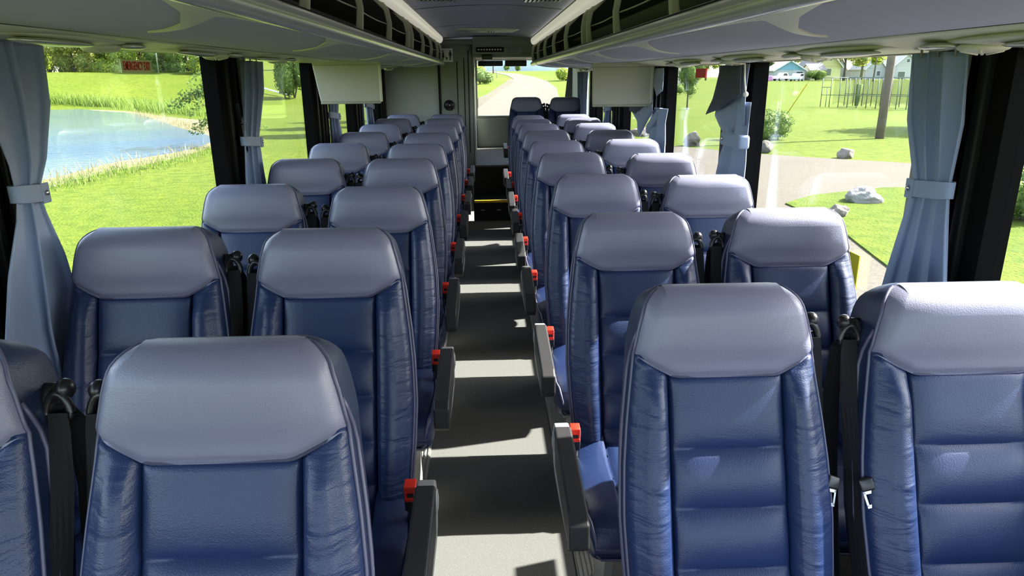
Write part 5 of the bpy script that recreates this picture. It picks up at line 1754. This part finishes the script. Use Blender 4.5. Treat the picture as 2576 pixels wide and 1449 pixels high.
# light pole and fallen pole on the pond side
p = at_depth(398, 178, 98); m = MB(); m.tube([(0, 0, 0), (0.1, 0, 4.5)], 0.07, 8); m.box(-0.25, 0.25, -0.1, 0.1, 4.5, 4.6)
o = m.obj('lamp_post', [M['galv']]); o.location = (p.x, 98, hgt(p.x, 98)); tag(o, 'thin grey lamp post before the dark trees behind the pond', 'lamp post')
g1, g2 = on_ground(664, 234), on_ground(731, 247)
m = MB(); m.tube([(g1[0], g1[1], hgt(*g1) + 0.55), (g2[0], g2[1], hgt(*g2) + 0.25)], 0.10, 10)
o = m.obj('white_pole', [M['white']]); tag(o, 'long white pole lying low across the lawn on the pond side', 'pole')
# two shade-casting trees beyond the cubicle, whose long shadows stripe the lawn
for i, (x, y) in enumerate([(-4.6, 44), (-3.6, 50), (-5.2, 38)]):
    r = empty('tree', (x, y, hgt(x, y)), ['shade tree on the pond-side lawn past the video screen, in the middle of three', 'shade tree on the pond-side lawn past the video screen, farthest of three', 'shade tree on the pond-side lawn past the video screen, nearest of three'][i], 'tree', None, rz=i)
    r.scale = (4.2, 4.2, 6.5); link('crown', TP[2][0], r); link('inner_foliage', TP[2][1], r); link('trunk', TP[2][2], r)

# ------------------------------------------------------------------ houses
def wallm(name, c): return mat(name, c, 0.8, bump=(8, 0.1, 0.02))


M['h_blue'] = wallm('sky_blue_siding', (0.17, 0.36, 0.46)); M['h_white'] = wallm('white_siding', (0.40, 0.41, 0.42)); M['h_cream'] = wallm('cream_siding', (0.55, 0.50, 0.36))
M['h_yellow'] = wallm('pale_yellow_siding', (0.50, 0.50, 0.27)); M['h_roofg'] = mat('grey_shingles', (0.20, 0.19, 0.19), 0.9, bump=(6, .4, .05)); M['h_roofb'] = mat('tan_shingles', (0.36, 0.27, 0.21), 0.9, bump=(6, .4, .05))
M['h_roofl'] = mat('light_grey_shingles', (0.40, 0.38, 0.37), 0.9); M['h_glass'] = mat('house_window_glass', (0.06, 0.08, 0.09), 0.15); M['h_trim'] = mat('white_trim', (0.65, 0.65, 0.64), 0.7)
M['h_ice'] = wallm('ice_blue_siding', (0.42, 0.50, 0.56)); M['h_pink'] = mat('pink_plastic', (0.55, 0.25, 0.50), 0.6); M['h_brick'] = wallm('pinkish_brick', (0.42, 0.30, 0.27))


def house(px, Y, W_, D_, He, Hr, wall, roof, gable, label, wins, ridge='y', rz=0.0, door=None, top=None, chim=False):
    """gable house; ridge 'y' shows its gable to the bus, ridge 'x' shows its long roof"""
    p = at_depth(px, 200, Y); x = p.x; z = min(hgt(x, Y), hgt(x + W_ / 2, Y), hgt(x - W_ / 2, Y)) - 0.1
    r = empty('house', (x, Y, z), label, 'house', None, rz=rz)
    m = MB(); m.box(-W_ / 2, W_ / 2, 0, D_, 0, He)
    if ridge == 'x':
        m.prism([(0, He), (D_, He), (D_ / 2, Hr)], 'x', -W_ / 2, W_ / 2)
    else:
        m.prism([(-W_ / 2, He), (W_ / 2, He), (0, Hr)], 'y', 0.05, D_)
    m.obj('wall', [M[wall]], r)
    if ridge == 'y':
        m = MB(); m.prism([(-W_ / 2, He), (W_ / 2, He), (0, Hr)], 'y', -0.04, 0.05); m.obj('gable', [M[gable]], r)
    m = MB(); ov = 0.45; th = 0.18
    if ridge == 'y':
        sl = (Hr - He) / (W_ / 2)
        for s_ in (-1, 1):
            m.prism([(0, Hr + th), (s_ * (W_ / 2 + ov), He - ov * sl + th), (s_ * (W_ / 2 + ov), He - ov * sl), (0, Hr)], 'y', -ov, D_ + ov)
    else:
        sl = (Hr - He) / (D_ / 2)
        for a_, b_ in ((D_ / 2, -ov), (D_ / 2, D_ + ov)):
            m.prism([(a_, Hr + th), (b_, He - ov * sl + th), (b_, He - ov * sl), (a_, Hr)], 'x', -W_ / 2 - ov, W_ / 2 + ov)
    m.obj('roof', [M[roof]], r)
    if ridge == 'y':
        m = MB()
        for s_ in (-1, 1):
            sl = (Hr - He) / (W_ / 2)
            m.prism([(0, Hr + th + .02), (s_ * (W_ / 2 + ov), He - ov * sl + th + .02), (s_ * (W_ / 2 + ov), He - ov * sl - 0.12), (0, Hr - 0.12)], 'y', -ov - 0.05, -ov)
        m.obj('barge_board', [M['h_trim']], r)
    for (wx, wz, ww, wh) in wins:
        m = MB(); m.box(wx - ww / 2 - .1, wx + ww / 2 + .1, -0.08, 0.0, wz - .1, wz + wh + .1); f = m.obj('window', [M['h_trim']], r)
        m = MB(); m.box(wx - ww / 2, wx + ww / 2, -0.10, -0.08, wz, wz + wh); m.obj('pane', [M['h_glass']], f)
    if door:
        m = MB(); m.box(door - .5, door + .5, -0.08, 0, 0.1, 2.2); m.obj('door', [M['h_trim' if wall != 'h_white' else 'h_glass']], r)
    if chim:
        m = MB(); m.box(-0.4, 0.4, D_ * .5, D_ * .5 + .8, He, Hr + 0.9); m.obj('chimney', [M['h_brick']], r)
    return r


house(1985, 182, 7.6, 9, 2.6, 4.9, 'h_white', 'h_roofl', 'h_blue', 'white house with a bright blue gable behind the parked truck', [(2.4, 1.0, 1.6, 1.2)], rz=-0.1)
house(1893, 193, 8.0, 8, 2.6, 4.6, 'h_cream', 'h_roofl', 'h_cream', 'cream low house wing with a pale grey roof, beside the blue gable', [(-1.0, 1.0, 1.0, 1.2), (1.5, 1.0, 0.8, 1.1)], ridge='x')
house(2081, 190, 7.2, 9, 3.6, 7.2, 'h_yellow', 'h_roofg', 'h_yellow', 'pale yellow gabled house with a dark grey roof', [(-0.2, 1.2, 2.0, 1.7), (0.3, 5.0, 0.7, 0.9)], rz=0.12)
house(2055, 182, 3.6, 5, 2.6, 4.0, 'h_yellow', 'h_roofg', 'h_yellow', 'low yellow side wing with a small window', [(-0.6, 1.0, 1.0, 1.4)], ridge='x')
house(2176, 204, 10.5, 8, 2.8, 5.6, 'h_white', 'h_roofb', 'h_white', 'white house with a tan roof left of the leaning pole', [(-3.0, 1.0, 1.3, 1.3), (2.2, 1.0, 0.8, 1.3)], ridge='x')
house(2200, 194, 5.4, 8, 3.0, 6.0, 'h_white', 'h_roofl', 'h_white', 'white gabled house directly behind the leaning pole', [(0.8, 1.0, 0.9, 1.2)])
house(2276, 192, 7.4, 9, 3.4, 6.6, 'h_white', 'h_roofl', 'h_white', 'white house with a dark garage door beside the near curtain', [(-1.2, 0.1, 1.9, 1.9), (0.2, 4.4, 0.8, 0.8)])
house(1703, 150, 9.0, 8, 3.0, 5.6, 'h_cream', 'h_roofg', 'h_cream', 'cream house seen between the screen and the red label', [(-2.0, 1.0, 1.0, 1.3), (2.4, 1.0, 1.0, 1.3)])
house(2128, 214, 8, 7, 2.7, 4.6, 'h_yellow', 'h_roofb', 'h_yellow', 'small yellow outbuilding under the big trees', [(-1, 1, 1.4, 1), (1.5, 1, 1.4, 1)], ridge='x')
# behind the bus
house(1308, 118, 11.5, 8, 3.6, 6.0, 'h_ice', 'h_roofl', 'h_ice', 'long ice-blue house across the road in the rear window', [(-3.9, 2.0, 1.5, 1.6), (-1.2, 1.1, 1.3, 1.8), (2.0, 1.8, 1.6, 1.7)], ridge='x')
house(1214, 127.5, 7.0, 8, 3.0, 5.4, 'h_cream', 'h_roofb', 'h_cream', 'pale house at the left of the rear window', [(0.6, 0.8, 1.7, 1.3)], ridge='x')
house(1383, 127.5, 6.5, 7, 3.4, 5.6, 'h_white', 'h_roofl', 'h_white', 'white garage wing right of the ice-blue house', [(-1.2, 0.2, 2.2, 2.2)], ridge='x')
bush('bush', 1276, 177, 1.2, 1.4, 'leafd', 'small clipped shrub left of the middle window of the ice-blue house', 0.06, 120, 4, Y=116)
bush('bush', 1302, 178, 1.2, 1.4, 'leafd', 'small clipped shrub right of the middle window of the ice-blue house', 0.06, 120, 4, Y=116)
# street sign and post seen through the rear window
x, y = on_ground(1241, 185); m = MB(); m.tube([(0, 0, 0), (0, 0, 4)], 0.10, 8); o = m.obj('street_post', [M['polewood']]); o.location = (x, y, hgt(x, y)); tag(o, 'brown wooden post by the far road bend', 'post')
x, y = on_ground(1250, 196); e = empty('road_sign', (x, y, hgt(x, y)), 'thin leaning sign post with a pale sign at the road bend', 'sign')
m = MB(); m.tube([(0, 0, 0), (-0.22, 0, 2.4)], 0.035, 6); m.obj('post', [M['galv']], e)
m = MB(); m.box(-0.45, 0.0, -0.02, 0.02, 1.5, 2.1); m.obj('sign_face', [M['h_ice']], e)

# ------------------------------------------------------------------ vehicles by the blue house
M['carw'] = mat('white_car_paint', (0.62, 0.63, 0.65), 0.25, coat=0.6); M['carg'] = mat('car_glass', (0.02, 0.025, 0.03), 0.08); M['tyre'] = mat('tyre_rubber', (0.02, 0.02, 0.02), 0.8)


def vehicle(px, Y, pickup, label, rz):
    p = at_depth(px, 200, Y); r = empty('pickup_truck' if pickup else 'estate_car', (p.x, Y, hgt(p.x, Y)), label, 'truck' if pickup else 'car', None, rz=rz)
    L_ = 5.6 if pickup else 4.6; W2 = 0.95
    if pickup: prof = [(-2.8, .45), (2.8, .45), (2.8, 1.05), (0.9, 1.1), (0.75, 1.15), (0.45, 1.85), (-0.75, 1.88), (-1.25, 1.2), (-2.6, 1.08), (-2.8, .9)]
    else: prof = [(-2.3, .4), (2.3, .4), (2.3, 1.0), (2.1, 1.6), (1.8, 1.72), (-0.3, 1.72), (-1.0, 1.1), (-2.2, .95), (-2.3, .8)]
    m = MB(); m.prism(prof, 'y', -W2, W2); b = m.obj('body', [M['carw']], r); bv = b.modifiers.new('b', 'BEVEL'); bv.width = 0.08; bv.segments = 3
    m = MB()
    wp = [(0.35, 1.2), (0.22, 1.75), (-0.65, 1.77), (-1.0, 1.22)] if pickup else [(1.9, 1.12), (1.75, 1.6), (-0.3, 1.6), (-0.8, 1.14)]
    m.prism(wp, 'y', -W2 - 0.01, W2 + 0.01); m.obj('side_window', [M['carg']], r)
    m = MB()
    if pickup: m.prism([(2.81, .5), (2.83, .5), (2.83, .95), (2.81, .95)], 'y', -.8, .8)
    else: m.prism([(2.29, 1.08), (2.33, 1.08), (2.14, 1.55), (2.10, 1.55)], 'y', -.75, .75)
    m.obj('rear_panel', [M['carg']], r)
    for wx in ((-1.8, 1.8) if pickup else (-1.45, 1.45)):
        for s_ in (-1, 1):
            m = MB(); m.tube([(wx, s_ * 0.78, .38), (wx, s_ * 0.98, .38)], 0.38, 18); wl = m.obj('wheel', [M['tyre']], r)
            m = MB(); m.tube([(wx, s_ * 0.98, .38), (wx, s_ * 0.995, .38)], 0.2, 14); m.obj('hub_cap', [M['galv']], wl)


vehicle(1970, 174, True, 'white pickup truck parked in front of the blue-gabled house', 0.35)
vehicle(2004, 166, False, 'white estate car parked right of the white pickup', 0.9)
p = at_depth(1936, 200, 173); m = MB(); m.box(-0.55, 0.55, -0.4, 0.4, 0, 1.2, bev=0.1); o = m.obj('wheelie_bin', [M['h_pink']]); o.location = (p.x, 173, hgt(p.x, 173)); tag(o, 'pink-purple bin left of the white pickup', 'bin')
